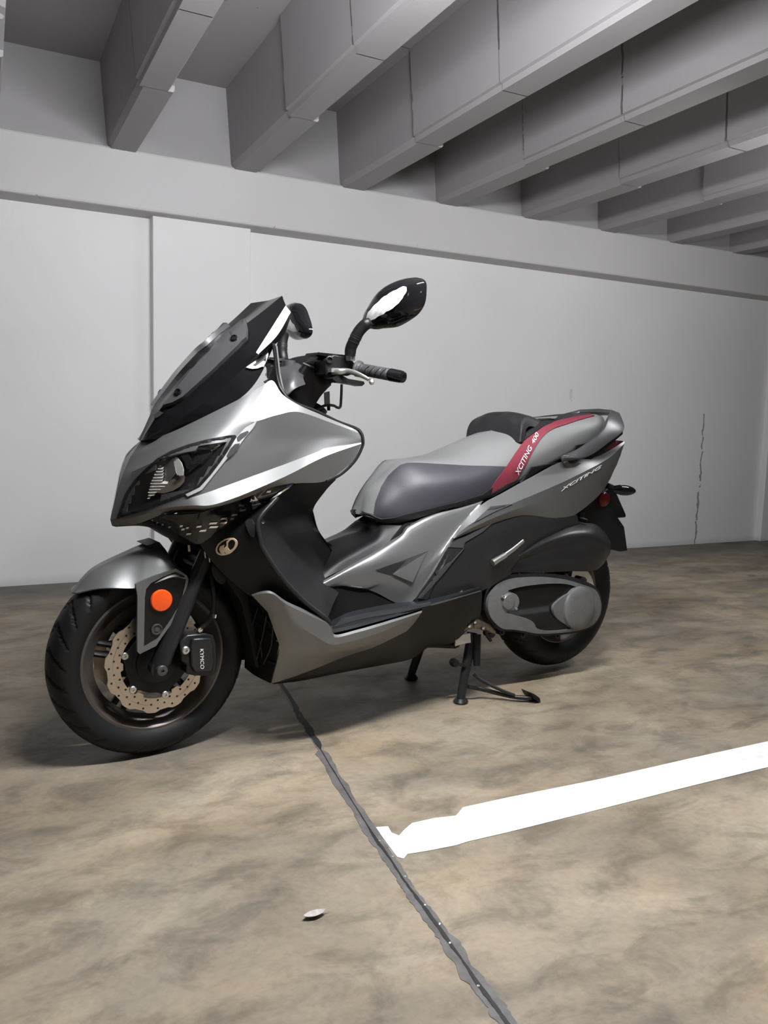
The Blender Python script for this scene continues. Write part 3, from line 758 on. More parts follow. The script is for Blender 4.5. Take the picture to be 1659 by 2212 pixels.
hl = HLP
def pdist(x, y, P):
    m = 1e9
    for i in range(len(P)):
        (ax, ay), (bx, by) = P[i], P[(i + 1) % len(P)]; dx, dy = bx - ax, by - ay
        t = max(0, min(1, ((x - ax) * dx + (y - ay) * dy) / (dx * dx + dy * dy))); m = min(m, math.hypot(x - ax - t * dx, y - ay - t * dy))
    return m
for s in (1, -1):
    def hs(off):
        f0 = on('front_fairing', off)
        def f(x, y):
            p = f0(x, y); return p if s > 0 else Vector((p.x, -p.y, p.z))
        return f
    def side(ob):
        if s < 0: ob.data.flip_normals()
        return ob
    def spatch(name, outline, off, m, parent, thick=0.004, **k):
        V2, F = tri2d(outline, k.get('holes', ()), k.get('grid', 8.0), k.get('smooth', 0)); fn = hs(off); v = [fn(*p) for p in V2]
        q0 = sum((geometry.normal([v[i] for i in q]) if len(q) == 3 else Vector()).y for q in F)
        if q0 * s < 0: F = [q[::-1] for q in F]
        return solid(name, v, F, m, parent, thick, 40)
    def sunk(x, y):
        d = pdist(x, y, hl); k = max(0, min(1, (d - 5) / 16)); return hs(0.002 - 0.020 * k)(x, y)
    V2, F = tri2d(hl, (), 6); v = [sunk(*p) for p in V2]
    if sum(geometry.normal([v[i] for i in q]).y for q in F if len(q) == 3) * s < 0: F = [q[::-1] for q in F]
    hh = solid('headlight', v, F, 'satin', S, 0.002, 30)
    # reflector: face colours stand in for the reflections in the bowl
    def facet(name, outline, fo, m):
        V2, F = tri2d(outline, (), 6); v = [hs(fo(*p))(*p) for p in V2]
        if sum(geometry.normal([v[i] for i in q]).y for q in F if len(q) == 3) * s < 0: F = [q[::-1] for q in F]
        solid(name, v, F, m, hh, 0.002, 30)
    lp = [(314, 1079), (316, 1060), (321, 1042), (330, 1020), (343, 1000), (350, 1012), (349, 1030), (347, 1046), (364, 1037), (352, 1052), (336, 1064)]
    v = []; f = []; y = 1001.0
    while y < 1077:        # white prism rows filling the outline of the bowl's bright reflection
        xs = [x for x in range(300, 380) if inpoly(x, y + 3, lp)]
        if len(xs) > 3:
            k = len(v); n = 5
            for yy, o in ((y, -0.013), (y + 6.0, -0.0055), (y + 6.4, -0.013)):
                for i in range(n): v.append(hs(o)(xs[0] + (xs[-1] - xs[0]) * i / (n - 1), yy))
            f += [(k + r * n + i, k + r * n + i + 1, k + (r + 1) * n + i + 1, k + (r + 1) * n + i) for r in range(2) for i in range(n - 1)]
        y += 6.4
    o = MB().add(v, f).build('reflector_glint', 'bowl', hh, 0)
    facet('reflector_face', [(343, 1000), (356, 988), (370, 984), (374, 1004), (378, 1022), (364, 1037), (347, 1046), (349, 1030), (350, 1012)], lambda x, y: -0.015 + 0.010 * max(0, min(1, (x - 343) / 40)), 'alu')
    facet('reflector_face', [(370, 984), (382, 989), (391, 1000), (396, 1015), (395, 1027), (380, 1028), (378, 1022), (374, 1004)], lambda x, y: -0.010 + 0.008 * max(0, min(1, (x - 372) / 24)), 'bowl')
    facet('reflector_face', [(364, 1037), (380, 1028), (395, 1027), (394, 1040), (386, 1051), (372, 1060), (352, 1066), (336, 1064), (352, 1052)], lambda x, y: -0.014 + 0.012 * max(0, min(1, (y - 1030) / 36)), 'steel')
    facet('projector_cap', [(376, 1028), (384, 1026), (388, 1033), (382, 1038), (376, 1035)], lambda x, y: -0.003, 'satin')
    spatch('bowl_rim', [(366, 981), (377, 979), (389, 986), (398, 998), (402, 1013), (409, 1006), (412, 994), (407, 982), (396, 974), (380, 974)], -0.004, 'satin', hh, 0.012)
    for (a, b_) in (((404, 1012), (428, 1000)), ((425, 998), (436, 990)), ((434, 996), (448, 988)), ((456, 982), (460, 973)), ((462, 968), (476, 960)), ((470, 958), (490, 950)), ((476, 952), (500, 942)), ((493, 946), (507, 941)), ((446, 985), (455, 978))):
        n_ = Vector((b_[0] - a[0], b_[1] - a[1])).normalized(); w_ = 1.3 if a[0] < 470 else 2.4
        spatch('lamp_flute', [(a[0] - n_.y * w_, a[1] + n_.x * w_), (b_[0] - n_.y * w_, b_[1] + n_.x * w_), (b_[0] + n_.y * w_, b_[1] - n_.x * w_), (a[0] + n_.y * w_, a[1] - n_.x * w_)], -0.006, 'chrome', hh, 0.004)
    ln_ = spatch('lens', hl, 0.0045, 'lens', hh, 0.0015, grid=7)
    # edging behind the lamp, coloured lighter for its lit bevel, with two small vents
    spatch('lamp_edging', [(402, 1068), (431, 1053), (455, 1026), (474, 1001), (489, 979), (512, 943), (530, 924), (556, 909), (545, 926), (525, 950), (505, 978), (488, 993), (460, 1028), (436, 1058), (406, 1073)], 0.005, 'edging', ff, 0.005, holes=())
    for w_ in ([(511, 946), (518, 938), (534, 931), (537, 934), (530, 942), (515, 954), (512, 952)], [(489, 984), (496, 970), (506, 960), (517, 958), (514, 968), (500, 984), (491, 989)]):
        spatch('vent', w_, 0.0065, 'gunmetal', ff, 0.003)
    spatch('grille_slot', [(357, 1112), (380, 1104), (410, 1101), (446, 1103), (425, 1112), (392, 1115)], 0.004, 'black', ff, 0.004)
    for k in range(6): 
        x = 366 + k * 11; spatch('grille_tooth', [(x, 1112), (x + 5, 1104), (x + 8, 1104), (x + 5, 1111)], 0.006, 'satin', ff, 0.002)

# turn signals under the wings
ts = shell('front_turn_signal', [
    [(321, 1119, .098), (357, 1113, .142), (417, 1110, .204), (455, 1102, .236), (524, 1079, .25), (587, 1051, .258), (636, 1043, .266)],
    [(328, 1126, .096), (361, 1127, .135), (408, 1130, .175), (445, 1130, .197), (500, 1108, .222), (555, 1080, .243), (630, 1047, .266)],
    [(334, 1131, .094), (362, 1143, .115), (397, 1161, .14), (430, 1175, .15), (473, 1148, .178), (524, 1117, .21), (626, 1053, .265)]],
    'gloss', S, ku=5, kv=3, sv=True, sharp=30)
for (x, y, w) in ((580, 1062, 9), (548, 1081, 15), (545, 1069, 10), (524, 1102, 11), (522, 1091, 11), (506, 1112, 12), (501, 1120, 8), (483, 1120, 13), (482, 1129, 14), (460, 1130, 16), (461, 1138, 18), (438, 1146, 14), (430, 1137, 10), (408, 1153, 10), (396, 1143, 7), (392, 1136, 6), (367, 1138, 6), (352, 1133, 5), (340, 1129, 4), (329, 1124, 4), (405, 1140, 6), (537, 1073, 9)):
    patch('signal_flute', [(x - w * .6, y + 2), (x - w * .35, y - 2.2), (x + w * .6, y - 3), (x + w * .4, y + 1.2)], on('front_turn_signal', 0.002), 'chrome', ts, 0.002, mirror=True)
patch('signal_edge', [(582, 1078), (600, 1064), (638, 1043), (640, 1047), (612, 1064), (586, 1080)], on('front_turn_signal', 0.003), 'chrome', ts, 0.002, mirror=True)
# underside of the nose
ub = shell('nose_underside', [
    [(242, 1136, .0), (298, 1131, .074), (330, 1128, .094), (362, 1143, .113), (397, 1161, .14), (430, 1176, .148), (470, 1150, .17)],
    [(250, 1138, .0), (300, 1134, .04), (330, 1140, .04), (350, 1152, .04), (378, 1168, .04), (405, 1178, .04), (440, 1180, .04)],
    [(252, 1138, .0), (300, 1136, .0), (330, 1142, .0), (350, 1154, .0), (378, 1168, .0), (405, 1178, .0), (440, 1180, .0)]], 'black', S, ku=4, kv=2, thick=0.003, out=(0, 0, -1))

# --- windscreen
ws = shell('windscreen', [
    [(303, 953, 0), (328, 904, 0), (346, 872, 0), (405, 806, 0), (482, 731, 0), (545, 678, 0), (580, 649, 0)],
    [(306, 951, .012), (337, 900, .028), (355, 872, .036), (421, 796, .052), (503, 722, .072), (563, 676, .088), (609, 639, .102)],
    [(310, 951, .025), (350, 905, .050), (376, 880, .064), (444, 812, .090), (527, 742, .112), (580, 695, .122), (616, 656, .124)],
    [(318, 950, .042), (368, 921, .078), (410, 892, .108), (478, 840, .135), (542, 780, .150), (587, 726, .150), (619, 664, .136)],
    [(335, 947, .058), (380, 930, .080), (441, 900, .128), (513, 864, .160), (556, 820, .168), (588, 752, .164), (620, 680, .142)]],
    'smoke', S, ku=6, kv=4, sv=False, sharp=14, thick=0.005)
wf = lambda off: on('windscreen', off)
patch('screen_plate', [(356, 880), (418, 804), (479, 741), (526, 700), (534, 697), (537, 712), (535, 735), (525, 743), (462, 804), (399, 862), (378, 874)], wf(0.014), 'plate', ws, 0.014, mirror=True)
for px, py in ((510, 738), (391, 853)):
    p = on('windscreen', 0.016)(px, py); nrm = (on('windscreen', 0.024)(px, py) - p).normalized()
    for s in (1, -1):
        q = Vector((p.x, p.y * s, p.z)); nn = Vector((nrm.x, nrm.y * s, nrm.z))
        MB().lathe(q, nn, [(0.0095, -0.004), (0.0095, 0.003), (0.007, 0.004), (0.006, 0.001), (0, 0.001)], 20).build('screw', 'gloss', ws)
# turned screen flange, bright metal standing in for a lamp reflection, and the little vent below
def wedge(name, inner, outer, m, parent, thick=0.004):
    A = crv([U(*p) for p in inner], 6); B_ = crv([U(*p) for p in outer], 6); n = len(A)
    b = MB().add(*thicken(A + B_, [(i, i + 1, n + i + 1, n + i) for i in range(n - 1)], thick)).flip_y()
    return b.split(name, m, parent, 40)
wedge('screen_flange', [(617, 660, .146), (588, 706, .162), (553, 761, .178)], [(628, 674, .161), (599, 724, .179), (558, 765, .184)], 'alu', ws)
wedge('flange_web', [(628, 674, .161), (599, 724, .179), (558, 765, .184)], [(626, 692, .150), (611, 726, .165), (570, 768, .175)], 'gloss', ws)
for q in ([(531, 795), (579, 761), (580, 767), (548, 792), (538, 797)], [(538, 797), (548, 790), (579, 777), (578, 789), (556, 797), (545, 798)], [(575, 766), (580, 762), (580, 786), (577, 786)]):
    patch('side_vent_frame', q, wf(0.006), 'alu', ws, 0.005, mirror=True)
patch('vent_opening', [(546, 790), (575, 770), (576, 776), (552, 792)], wf(0.0075), 'void', ws, 0.003, mirror=True)
patch('screen_hook', [(334, 898), (347, 889), (355, 893), (346, 901), (336, 905)], wf(0.005), 'gunmetal', ws, 0.005)

# --- black leg shield, inner shield
shell('leg_shield', [
    [(432, 1176, .150), (450, 1203, .148), (480, 1237, .155), (515, 1268, .17), (546, 1290, .195), (600, 1300, .225)],
    [(512, 1124, .196), (508, 1160, .205), (528, 1205, .212), (565, 1250, .222), (605, 1290, .235), (650, 1318, .25)],
    [(587, 1077, .238), (557, 1130, .248), (567, 1186, .256), (608, 1246, .263), (655, 1296, .268), (706, 1340, .272)]], 'black', S, ku=6, kv=5, sv=True, sharp=40)
shell('inner_shield', [
    [(640, 1045, .262), (586, 1080, .236), (558, 1131, .248), (567, 1186, .256), (608, 1246, .263), (655, 1296, .268), (707, 1338, .272)],
    [(684, 1040, .21), (640, 1070, .165), (616, 1112, .135), (634, 1160, .13), (664, 1214, .13), (700, 1254, .15), (722, 1300, .19)],
    [(726, 1036, .13), (702, 1062, .06), (676, 1103, .0), (688, 1145, .0), (712, 1182, .0), (740, 1215, .05), (742, 1262, .12)]], 'black', S, ku=6, kv=5, sv=True, sharp=40, out=(-0.2, 1, 0))
b = MB().tube(crv([U(*p) for p in [(600, 1074, .246), (566, 1112, .252), (557, 1134, .255), (562, 1165, .259), (569, 1188, .262), (608, 1246, .269), (655, 1297, .274), (704, 1336, .278), (714, 1350, .28)]], 6), 0.0065, 10).flip_y()
b.split('shield_lip', 'satin', S)
patch('knuckle', [(534, 1130), (546, 1124), (553, 1140), (552, 1160), (541, 1152)], on('leg_shield', 0.010), 'satin', S, 0.01, mirror=True, smooth=3)
MB().lathe(U(567, 1127, .25), (0, 1, 0), [(0.006, 0), (0.005, 0.004), (0, 0.005)], 14).build('shield_screw', 'chrome', S)
em = on('leg_shield', 0.0025)
E0 = ell(490, 1180.5, 25.5, 16, 40, -0.50)
eb_ = patch('emblem', E0, em, 'cream', S, 0.003, holes=[ell(490, 1180.5, 22.3, 13.0, 36, -0.50)], grid=5)
eb_['label'] = 'gold ring emblem with a letter K on the black leg shield'
ef = on('leg_shield', 0.003)
patch('emblem_letter', [(476, 1180), (485, 1176), (484, 1184), (490, 1178), (490, 1169), (496, 1165), (493, 1172), (493, 1182), (498, 1190), (507, 1187), (502, 1192), (496, 1196), (490, 1197), (485, 1190), (486, 1199), (477, 1194), (474, 1186)], ef, 'cream', eb_, 0.002, grid=4)
patch('emblem_arc', [(490, 1170), (496, 1164), (505, 1162), (511, 1166), (512, 1173), (509, 1181), (503, 1188), (497, 1190), (494, 1186), (497, 1188), (503, 1185), (507, 1179), (509, 1172), (507, 1167), (502, 1165), (496, 1168), (492, 1175)], ef, 'cream', eb_, 0.002, grid=4)

# --- radiator and the dark mass inside the fairings
shell('radiator_guard', [
    [(524, 1290, .06), (528, 1330, .05), (530, 1380, .045), (528, 1442, .03)],
    [(546, 1292, .15), (556, 1330, .15), (566, 1380, .145), (552, 1460, .09)],
    [(556, 1292, .215), (590, 1345, .232), (604, 1392, .232), (584, 1476, .152)]], 'black', S, ku=6, kv=4, sv=True, sharp=50)
b = MB()
gd = on('radiator_guard', 0.003)
for L in ([(537, 1306), (560, 1318), (590, 1352)], [(535, 1340), (565, 1348), (602, 1385)], [(533, 1375), (560, 1380), (604, 1408)], [(533, 1408), (556, 1414), (594, 1432)],
          [(560, 1310), (548, 1350), (540, 1400)], [(578, 1328), (568, 1380), (556, 1425)], [(592, 1352), (588, 1395), (572, 1432)]):
    b.tube(crv([gd(*p) for p in L], 6), 0.0028, 6)
b.split('radiator_bar', 'satin', S)
b = MB(); slab('', [(450, 1190), (480, 1200), (540, 1265), (590, 1320), (700, 1350), (1000, 1270), (1045, 1150), (1060, 1180), (1050, 1260), (1040, 1330), (960, 1370), (860, 1385), (720, 1425), (600, 1458), (552, 1440), (540, 1380), (520, 1300), (480, 1240)], 0.11, 0.22, 'void', None, mb=b)
b.build('engine_block', 'void', S, 0)
b = MB(); slab('', [(880, 1130), (960, 1110), (1060, 1080), (1180, 1020), (1290, 960), (1330, 985), (1300, 1050), (1240, 1105), (1140, 1110), (1100, 1190), (1050, 1250), (900, 1290), (800, 1270), (810, 1200)], 0.12, 0.24, 'void', None, mb=b)
b.build('under_seat_box', 'void', S, 0)

# --- lower silver fairing, footboards, tunnel
lf_ = shell('lower_fairing', [
    [(543, 1284, .214), (566, 1277, .235), (588, 1278, .252), (619, 1299, .266), (670, 1322, .273), (713, 1344, .277), (719, 1364, .279), (728, 1371, .280), (765, 1362, .279), (825, 1345, .276), (912, 1318, .264)],
    [(545, 1287, .220), (567, 1282, .242), (590, 1284, .260), (620, 1306, .273), (670, 1330, .280), (711, 1350, .284), (717, 1369, .286), (728, 1377, .287), (765, 1368, .286), (825, 1351, .283), (911, 1323, .270)],
    [(578, 1322, .234), (592, 1326, .248), (615, 1336, .262), (640, 1350, .272), (675, 1370, .279), (700, 1386, .283), (714, 1392, .284), (730, 1392, .284), (765, 1384, .283), (822, 1366, .28), (905, 1332, .267)],
    [(603, 1392, .232), (614, 1394, .240), (628, 1396, .247), (650, 1400, .252), (680, 1404, .256), (700, 1407, .258), (716, 1408, .259), (734, 1407, .260), (765, 1401, .261), (816, 1383, .261), (893, 1348, .257)],
    [(587, 1476, .150), (600, 1473, .158), (615, 1468, .165), (640, 1460, .178), (672, 1448, .192), (695, 1439, .20), (714, 1431, .206), (734, 1423, .212), (765, 1412, .22), (810, 1397, .232), (878, 1364, .250)]],
    'silver', S, ku=5, kv=3, sv=False, sharp=20)
shell('belly_pan', [
    [(587, 1470, .146), (640, 1456, .170), (714, 1427, .198), (765, 1408, .212), (830, 1382, .236), (878, 1360, .246), (912, 1316, .258), (960, 1298, .25), (1000, 1283, .24), (1042, 1268, .225)],
    [(588, 1476, .14), (645, 1468, .155), (714, 1453, .165), (765, 1441, .17), (830, 1412, .19), (880, 1392, .20), (920, 1370, .205), (965, 1350, .205), (1005, 1335, .205), (1040, 1310, .2)],
    [(590, 1478, .13), (650, 1471, .13), (714, 1458, .13), (765, 1448, .13), (830, 1436, .135), (889, 1423, .14), (930, 1396, .15), (975, 1390, .16), (1005, 1366, .17), (1036, 1340, .17)]],
    'black', S, ku=5, kv=4, sv=True, sharp=40)
fb = shell('footboard', [
    [(717, 1340, .165), (753, 1323, .17), (811, 1310, .17), (862, 1301, .168), (920, 1290, .175), (970, 1281, .19), (1035, 1268, .205)],
    [(716, 1350, .22), (753, 1340, .225), (811, 1326, .225), (862, 1315, .222), (920, 1300, .22), (970, 1289, .222), (1036, 1272, .216)],
    [(716, 1360, .272), (755, 1352, .274), (811, 1338, .274), (870, 1322, .270), (920, 1308, .262), (970, 1294, .248), (1038, 1274, .222)],
    [(722, 1367, .277), (757, 1359, .279), (812, 1344, .278), (872, 1327, .274), (920, 1312, .266), (970, 1298, .252), (1039, 1277, .225)]], 'mat_rubber', S, ku=5, kv=3, sv=False, sharp=40, out=(0, 0.3, 1))
b = MB()
for k in range(8):
    t = k / 7; A = [(722 + 2 * k, 1345 - 2.2 * k + 0), (790 + 1 * k, 1327 - 1.6 * k), (870, 1313 - 1.2 * k), (930, 1299 - k)]
    q = on('footboard', 0.001); b.tube(crv([q(x, y + 9) for x, y in A], 5), 0.0016, 6)
b.flip_y().split('grip_rib', 'mat_rubber', fb)
shell('kick_panel', [
    [(655, 1281, .235), (700, 1268, .16), (735, 1262, .15), (771, 1265, .15), (811, 1277, .155), (862, 1301, .165)],
    [(690, 1312, .22), (712, 1300, .165), (745, 1292, .155), (780, 1288, .155), (815, 1292, .158), (862, 1303, .166)],
    [(714, 1346, .20), (720, 1340, .165), (753, 1325, .165), (785, 1317, .165), (820, 1311, .165), (864, 1304, .167)]], 'black', S, ku=5, kv=3, sv=True, sharp=40)
shell('centre_tunnel', [
    [(706, 1171, 0), (726, 1163, 0), (755, 1153, 0), (790, 1142, 0), (806, 1122, 0), (824, 1112, 0)],
    [(718, 1183, .035), (740, 1174, .04), (766, 1164, .042), (800, 1152, .045), (816, 1130, .05), (836, 1118, .055)],
    [(700, 1225, .11), (736, 1206, .11), (775, 1185, .105), (812, 1164, .10), (830, 1144, .092), (852, 1131, .09)],
    [(658, 1282, .15), (700, 1250, .14), (756, 1222, .132), (815, 1190, .125), (866, 1157, .122), (884, 1134, .115)]], 'black', S, ku=5, kv=4, sv=True, sharp=50)
slab('seat_latch_base', [(830, 1126), (860, 1132), (905, 1122), (884, 1134), (872, 1149), (850, 1150), (832, 1146)], 0.06, 0.12, 'black', S)

# --- silver side frame cover with its cut-outs
sf = shell('side_cover', [
    [(662, 1274, .156), (702, 1252, .15), (755, 1222, .144), (811, 1190, .138), (864, 1156, .132), (880, 1136, .128), (940, 1108, .138), (1000, 1092, .15), (1044, 1081, .16)],
    [(664, 1278, .164), (704, 1258, .161), (757, 1229, .157), (813, 1198, .153), (867, 1165, .149), (890, 1143, .147), (946, 1115, .153), (1003, 1097, .162), (1042, 1083, .167)],
    [(667, 1284, .160), (705, 1266, .160), (760, 1244, .162), (818, 1220, .166), (880, 1206, .170), (922, 1192, .175), (965, 1164, .178), (1008, 1120, .175), (1038, 1091, .17)],
    [(668, 1287, .158), (703, 1270, .158), (738, 1263, .158), (790, 1268, .162), (846, 1250, .172), (886, 1256, .182), (940, 1214, .19), (975, 1165, .186), (1036, 1096, .174)],
    [(669, 1288, .156), (703, 1272, .154), (738, 1266, .154), (774, 1268, .156), (812, 1280, .16), (862, 1304, .17), (896, 1294, .188), (950, 1220, .196), (980, 1164, .19)]],
    'silver', S, ku=5, kv=4, sv=True, sharp=35)
so = lambda d: on('side_cover', d)
patch('recess', [(812, 1231), (924, 1190), (888, 1258), (846, 1241)], so(0.0015), 'gunmetal', sf, 0.004, mirror=True)
patch('recess_hole', [(812, 1231), (845, 1219), (876, 1211), (846, 1241)], so(0.003), 'void', sf, 0.004, mirror=True)
def tilt(f, a, b, h):   # ramp away from the surface from line a to line b
    def g_(x, y):
        d = (b[0] - a[0], b[1] - a[1]); t = ((x - a[0]) * d[0] + (y - a[1]) * d[1]) / (d[0] ** 2 + d[1] ** 2)
        p = f(x, y); return p + Vector((0, h * max(0, min(1, t)), 0))
    return g_
patch('recess_facet', [(847, 1240), (922, 1193), (888, 1257)], tilt(so(0.003), (884, 1212), (884, 1256), 0.006), 'silver', sf, 0.006, mirror=True)
patch('frame_rib', [(900, 1292), (946, 1216), (974, 1166), (1004, 1126), (1036, 1092), (1040, 1097), (1010, 1132), (982, 1170), (954, 1222), (906, 1294)], so(0.005), 'silver', sf, 0.006, mirror=True)
MB().lathe(U(681, 1265, .158), (0, 1, 0.3), [(0.0045, 0), (0.0035, 0.003), (0, 0.004)], 12).build('cover_screw', 'chrome', sf)
MB().lathe(U(886, 1134, .132), (0, 1, 0.3), [(0.0045, 0), (0.0035, 0.003), (0, 0.004)], 12).build('cover_screw', 'chrome', sf)

# --- black rear side panel
rp = shell('rear_side_panel', [
    [(978, 1166, .196), (1003, 1158, .198), (1042, 1137, .198), (1098, 1118, .194), (1138, 1111, .190), (1209, 1118, .175), (1246, 1112, .155)],
    [(962, 1192, .198), (1004, 1182, .205), (1050, 1165, .206), (1105, 1148, .202), (1150, 1140, .196), (1200, 1135, .18), (1250, 1128, .15)],
    [(935, 1240, .2), (990, 1222, .206), (1040, 1202, .206), (1090, 1188, .2), (1140, 1172, .19), (1195, 1158, .17), (1252, 1140, .14)],
    [(898, 1296, .2), (950, 1280, .206), (1000, 1268, .205), (1046, 1256, .198), (1095, 1230, .185), (1150, 1190, .165), (1252, 1150, .13)],
    [(905, 1318, .2), (960, 1300, .205), (1010, 1286, .2), (1044, 1275, .19), (1095, 1246, .175), (1150, 1205, .15), (1252, 1160, .12)]], 'panel', S, ku=5, kv=3, sv=True, sharp=40)
ro = lambda d: on('rear_side_panel', d)
patch('slot', [(967, 1184), (1001, 1184), (976, 1213), (946, 1238), (904, 1292), (902, 1288)], ro(0.002), 'void', rp, 0.003, mirror=True)
patch('slot_facet', [(1001, 1184), (976, 1214), (950, 1246), (908, 1292), (902, 1292), (940, 1244), (965, 1218), (974, 1213)], ro(0.006), 'gunmetal', rp, 0.005, mirror=True)
patch('panel_shoulder', [(979, 1167), (1003, 1160), (1042, 1140), (1062, 1131), (1040, 1150), (1003, 1172), (1000, 1184), (968, 1182)], ro(0.004), 'gunmetal', rp, 0.004, mirror=True)
patch('rating_plate', [(997, 1293), (1022, 1285), (1023, 1295), (998, 1306)], ro(0.004), 'alu', rp, 0.003)

# --- tail panel
tl = shell('tail_panel', [
    [(977, 1163, .198), (1000, 1130, .190), (1042, 1089, .180), (1085, 1065, .173), (1150, 1029, .168), (1217, 996, .160), (1290, 986, .138), (1349, 953, .097)],
    [(979, 1163, .206), (1008, 1138, .208), (1052, 1112, .208), (1106, 1088, .205), (1178, 1058, .2), (1240, 1030, .188), (1313, 991, .158), (1349, 958, .102)],
    [(980, 1163, .207), (1016, 1142, .211), (1064, 1120, .211), (1116, 1100, .208), (1182, 1080, .198), (1242, 1060, .182), (1312, 1015, .15), (1343, 975, .108)],
    [(979, 1165, .203), (1042, 1139, .202), (1098, 1120, .197), (1138, 1113, .192), (1200, 1119, .178), (1240, 1113, .158), (1300, 1063, .130), (1333, 1003, .106)]],
    'silver', S, ku=6, kv=4, sv=False, sharp=20)
to_ = lambda d: on('tail_panel', d)
patch('tail_scoop', [(1022, 1130), (1058, 1095), (1106, 1089), (1075, 1102), (1050, 1114)], to_(0.003), 'gunmetal', tl, 0.003, mirror=True)
patch('scoop_slot', [(1052, 1103), (1060, 1096), (1092, 1093), (1072, 1100)], to_(0.0045), 'void', tl, 0.003, mirror=True)
lettering('model_lettering', 'XCITING', (1212, 1061), (1297, 1011), (1.5, -7), to_(0.002), 'frost', tl, 0.2)
b = MB(); P_ = [U(1349, 955, .09), U(1340, 985, .1), U(1318, 1035, .11), U(1300, 1062, .12)]
v = []; 
for p in P_: v += [p, Vector((p.x - 0.03, 0.03, p.z)), Vector((p.x - 0.03, -0.03, p.z)), Vector((p.x, -p.y, p.z))]
b.add(v, [(4 * i + j, 4 * i + j + 1, 4 * i + j + 5, 4 * i + j + 4) for i in range(3) for j in range(3)])
o = b.build('tail_light', 'redlens', S); o.modifiers.new('thickness', 'SOLIDIFY').thickness = 0.01

# --- seat
st = shell('seat', [
    [(776, 1111, 0), (790, 1061, 0), (818, 1031, 0), (852, 1001, 0), (903, 990, 0), (950, 977, 0), (996, 956, 0), (1060, 930, 0), (1162, 906, 0), (1217, 897, 0), (1277, 894, 0), (1300, 899, 0)],
    [(782, 1113, .022), (799, 1062, .022), (828, 1031, .028), (863, 1001, .036), (918, 993, .052), (970, 986, .068), (1018, 970, .078), (1085, 945, .088), (1165, 914, .08), (1221, 903, .075), (1281, 897, .06), (1303, 902, .04)],
    [(791, 1115, .044), (812, 1068, .046), (842, 1036, .056), (880, 1005, .070), (941, 1003, .100), (1004, 1003, .126), (1060, 990, .14), (1120, 962, .14), (1175, 930, .12), (1228, 914, .11), (1286, 904, .085), (1306, 908, .06)],
    [(802, 1118, .060), (827, 1092, .080), (862, 1066, .098), (906, 1045, .126), (961, 1042, .152), (1018, 1036, .168), (1068, 1022, .170), (1126, 998, .166), (1184, 966, .15), (1238, 940, .135), (1291, 920, .11), (1308, 916, .08)],
    [(810, 1122, .066), (836, 1116, .090), (870, 1112, .115), (912, 1097, .14), (966, 1085, .158), (1019, 1074, .166), (1068, 1057, .166), (1126, 1027, .16), (1185, 993, .145), (1240, 966, .13), (1291, 942, .108), (1307, 930, .085)],
    [(814, 1126, .060), (840, 1129, .084), (873, 1126, .108), (914, 1113, .131), (966, 1099, .150), (1019, 1086, .157), (1068, 1070, .157), (1126, 1040, .15), (1186, 1005, .136), (1241, 977, .12), (1291, 952, .10), (1307, 938, .075)]],
    'vinyl', S, ku=6, kv=5, sv=True, sharp=60)
se = lambda d: on('seat', d)
patch('side_insert', [(806, 1119), (812, 1084), (824, 1052), (838, 1030), (851, 1017), (864, 1006), (880, 1001), (905, 1001), (939, 1003), (1015, 1007), (1096, 1008), (1078, 1034), (1052, 1076), (1030, 1082), (985, 1092), (930, 1107), (880, 1122), (850, 1126), (826, 1124)], se(0.003), 'vinyl_dark', st, 0.005, mirror=True, bev=0.0015)
patch('seat_skirt', [(784, 1104), (800, 1113), (824, 1120), (850, 1118), (915, 1101), (985, 1084), (1040, 1068), (1062, 1052), (1058, 1072), (1019, 1086), (966, 1099), (916, 1113), (868, 1126), (836, 1128), (814, 1124), (784, 1113)], se(0.006), 'vinyl_black', st, 0.005, mirror=True)
patch('seat_base', [(1048, 1078), (1126, 1034), (1186, 1000), (1240, 971), (1290, 948), (1290, 955), (1241, 980), (1186, 1008), (1126, 1043), (1068, 1074)], se(0.006), 'black', st, 0.006, mirror=True)
sr = patch('stripe', [(1047, 1074), (1056, 1060), (1070, 1038), (1082, 1022), (1096, 1004), (1112, 980), (1130, 955), (1152, 938), (1172, 924), (1192, 914), (1212, 908), (1245, 901), (1276, 896), (1283, 899), (1250, 908), (1217, 919), (1198, 925), (1182, 934), (1170, 945), (1161, 957), (1152, 971), (1144, 986), (1134, 1003), (1124, 1021), (1114, 1036), (1090, 1047)], se(0.004), 'red', st, 0.005, mirror=True)
sr['label'] = 'dark red stripe with white lettering'
lettering('seat_lettering', 'XCITING', (1117, 1026), (1148, 968), (-8, -5), se(0.0065), 'white', sr, 0.25)
lettering('seat_lettering', '400', (1151, 961), (1163, 940), (-7, -4.5), se(0.0065), 'white', sr, 0.25)
patch('passenger_pad', [(1128, 955), (1138, 930), (1160, 904), (1190, 900), (1217, 897), (1274, 894), (1276, 897), (1245, 901), (1210, 908), (1170, 924), (1150, 938)], se(0.004), 'vinyl_black', st, 0.005, mirror=True)
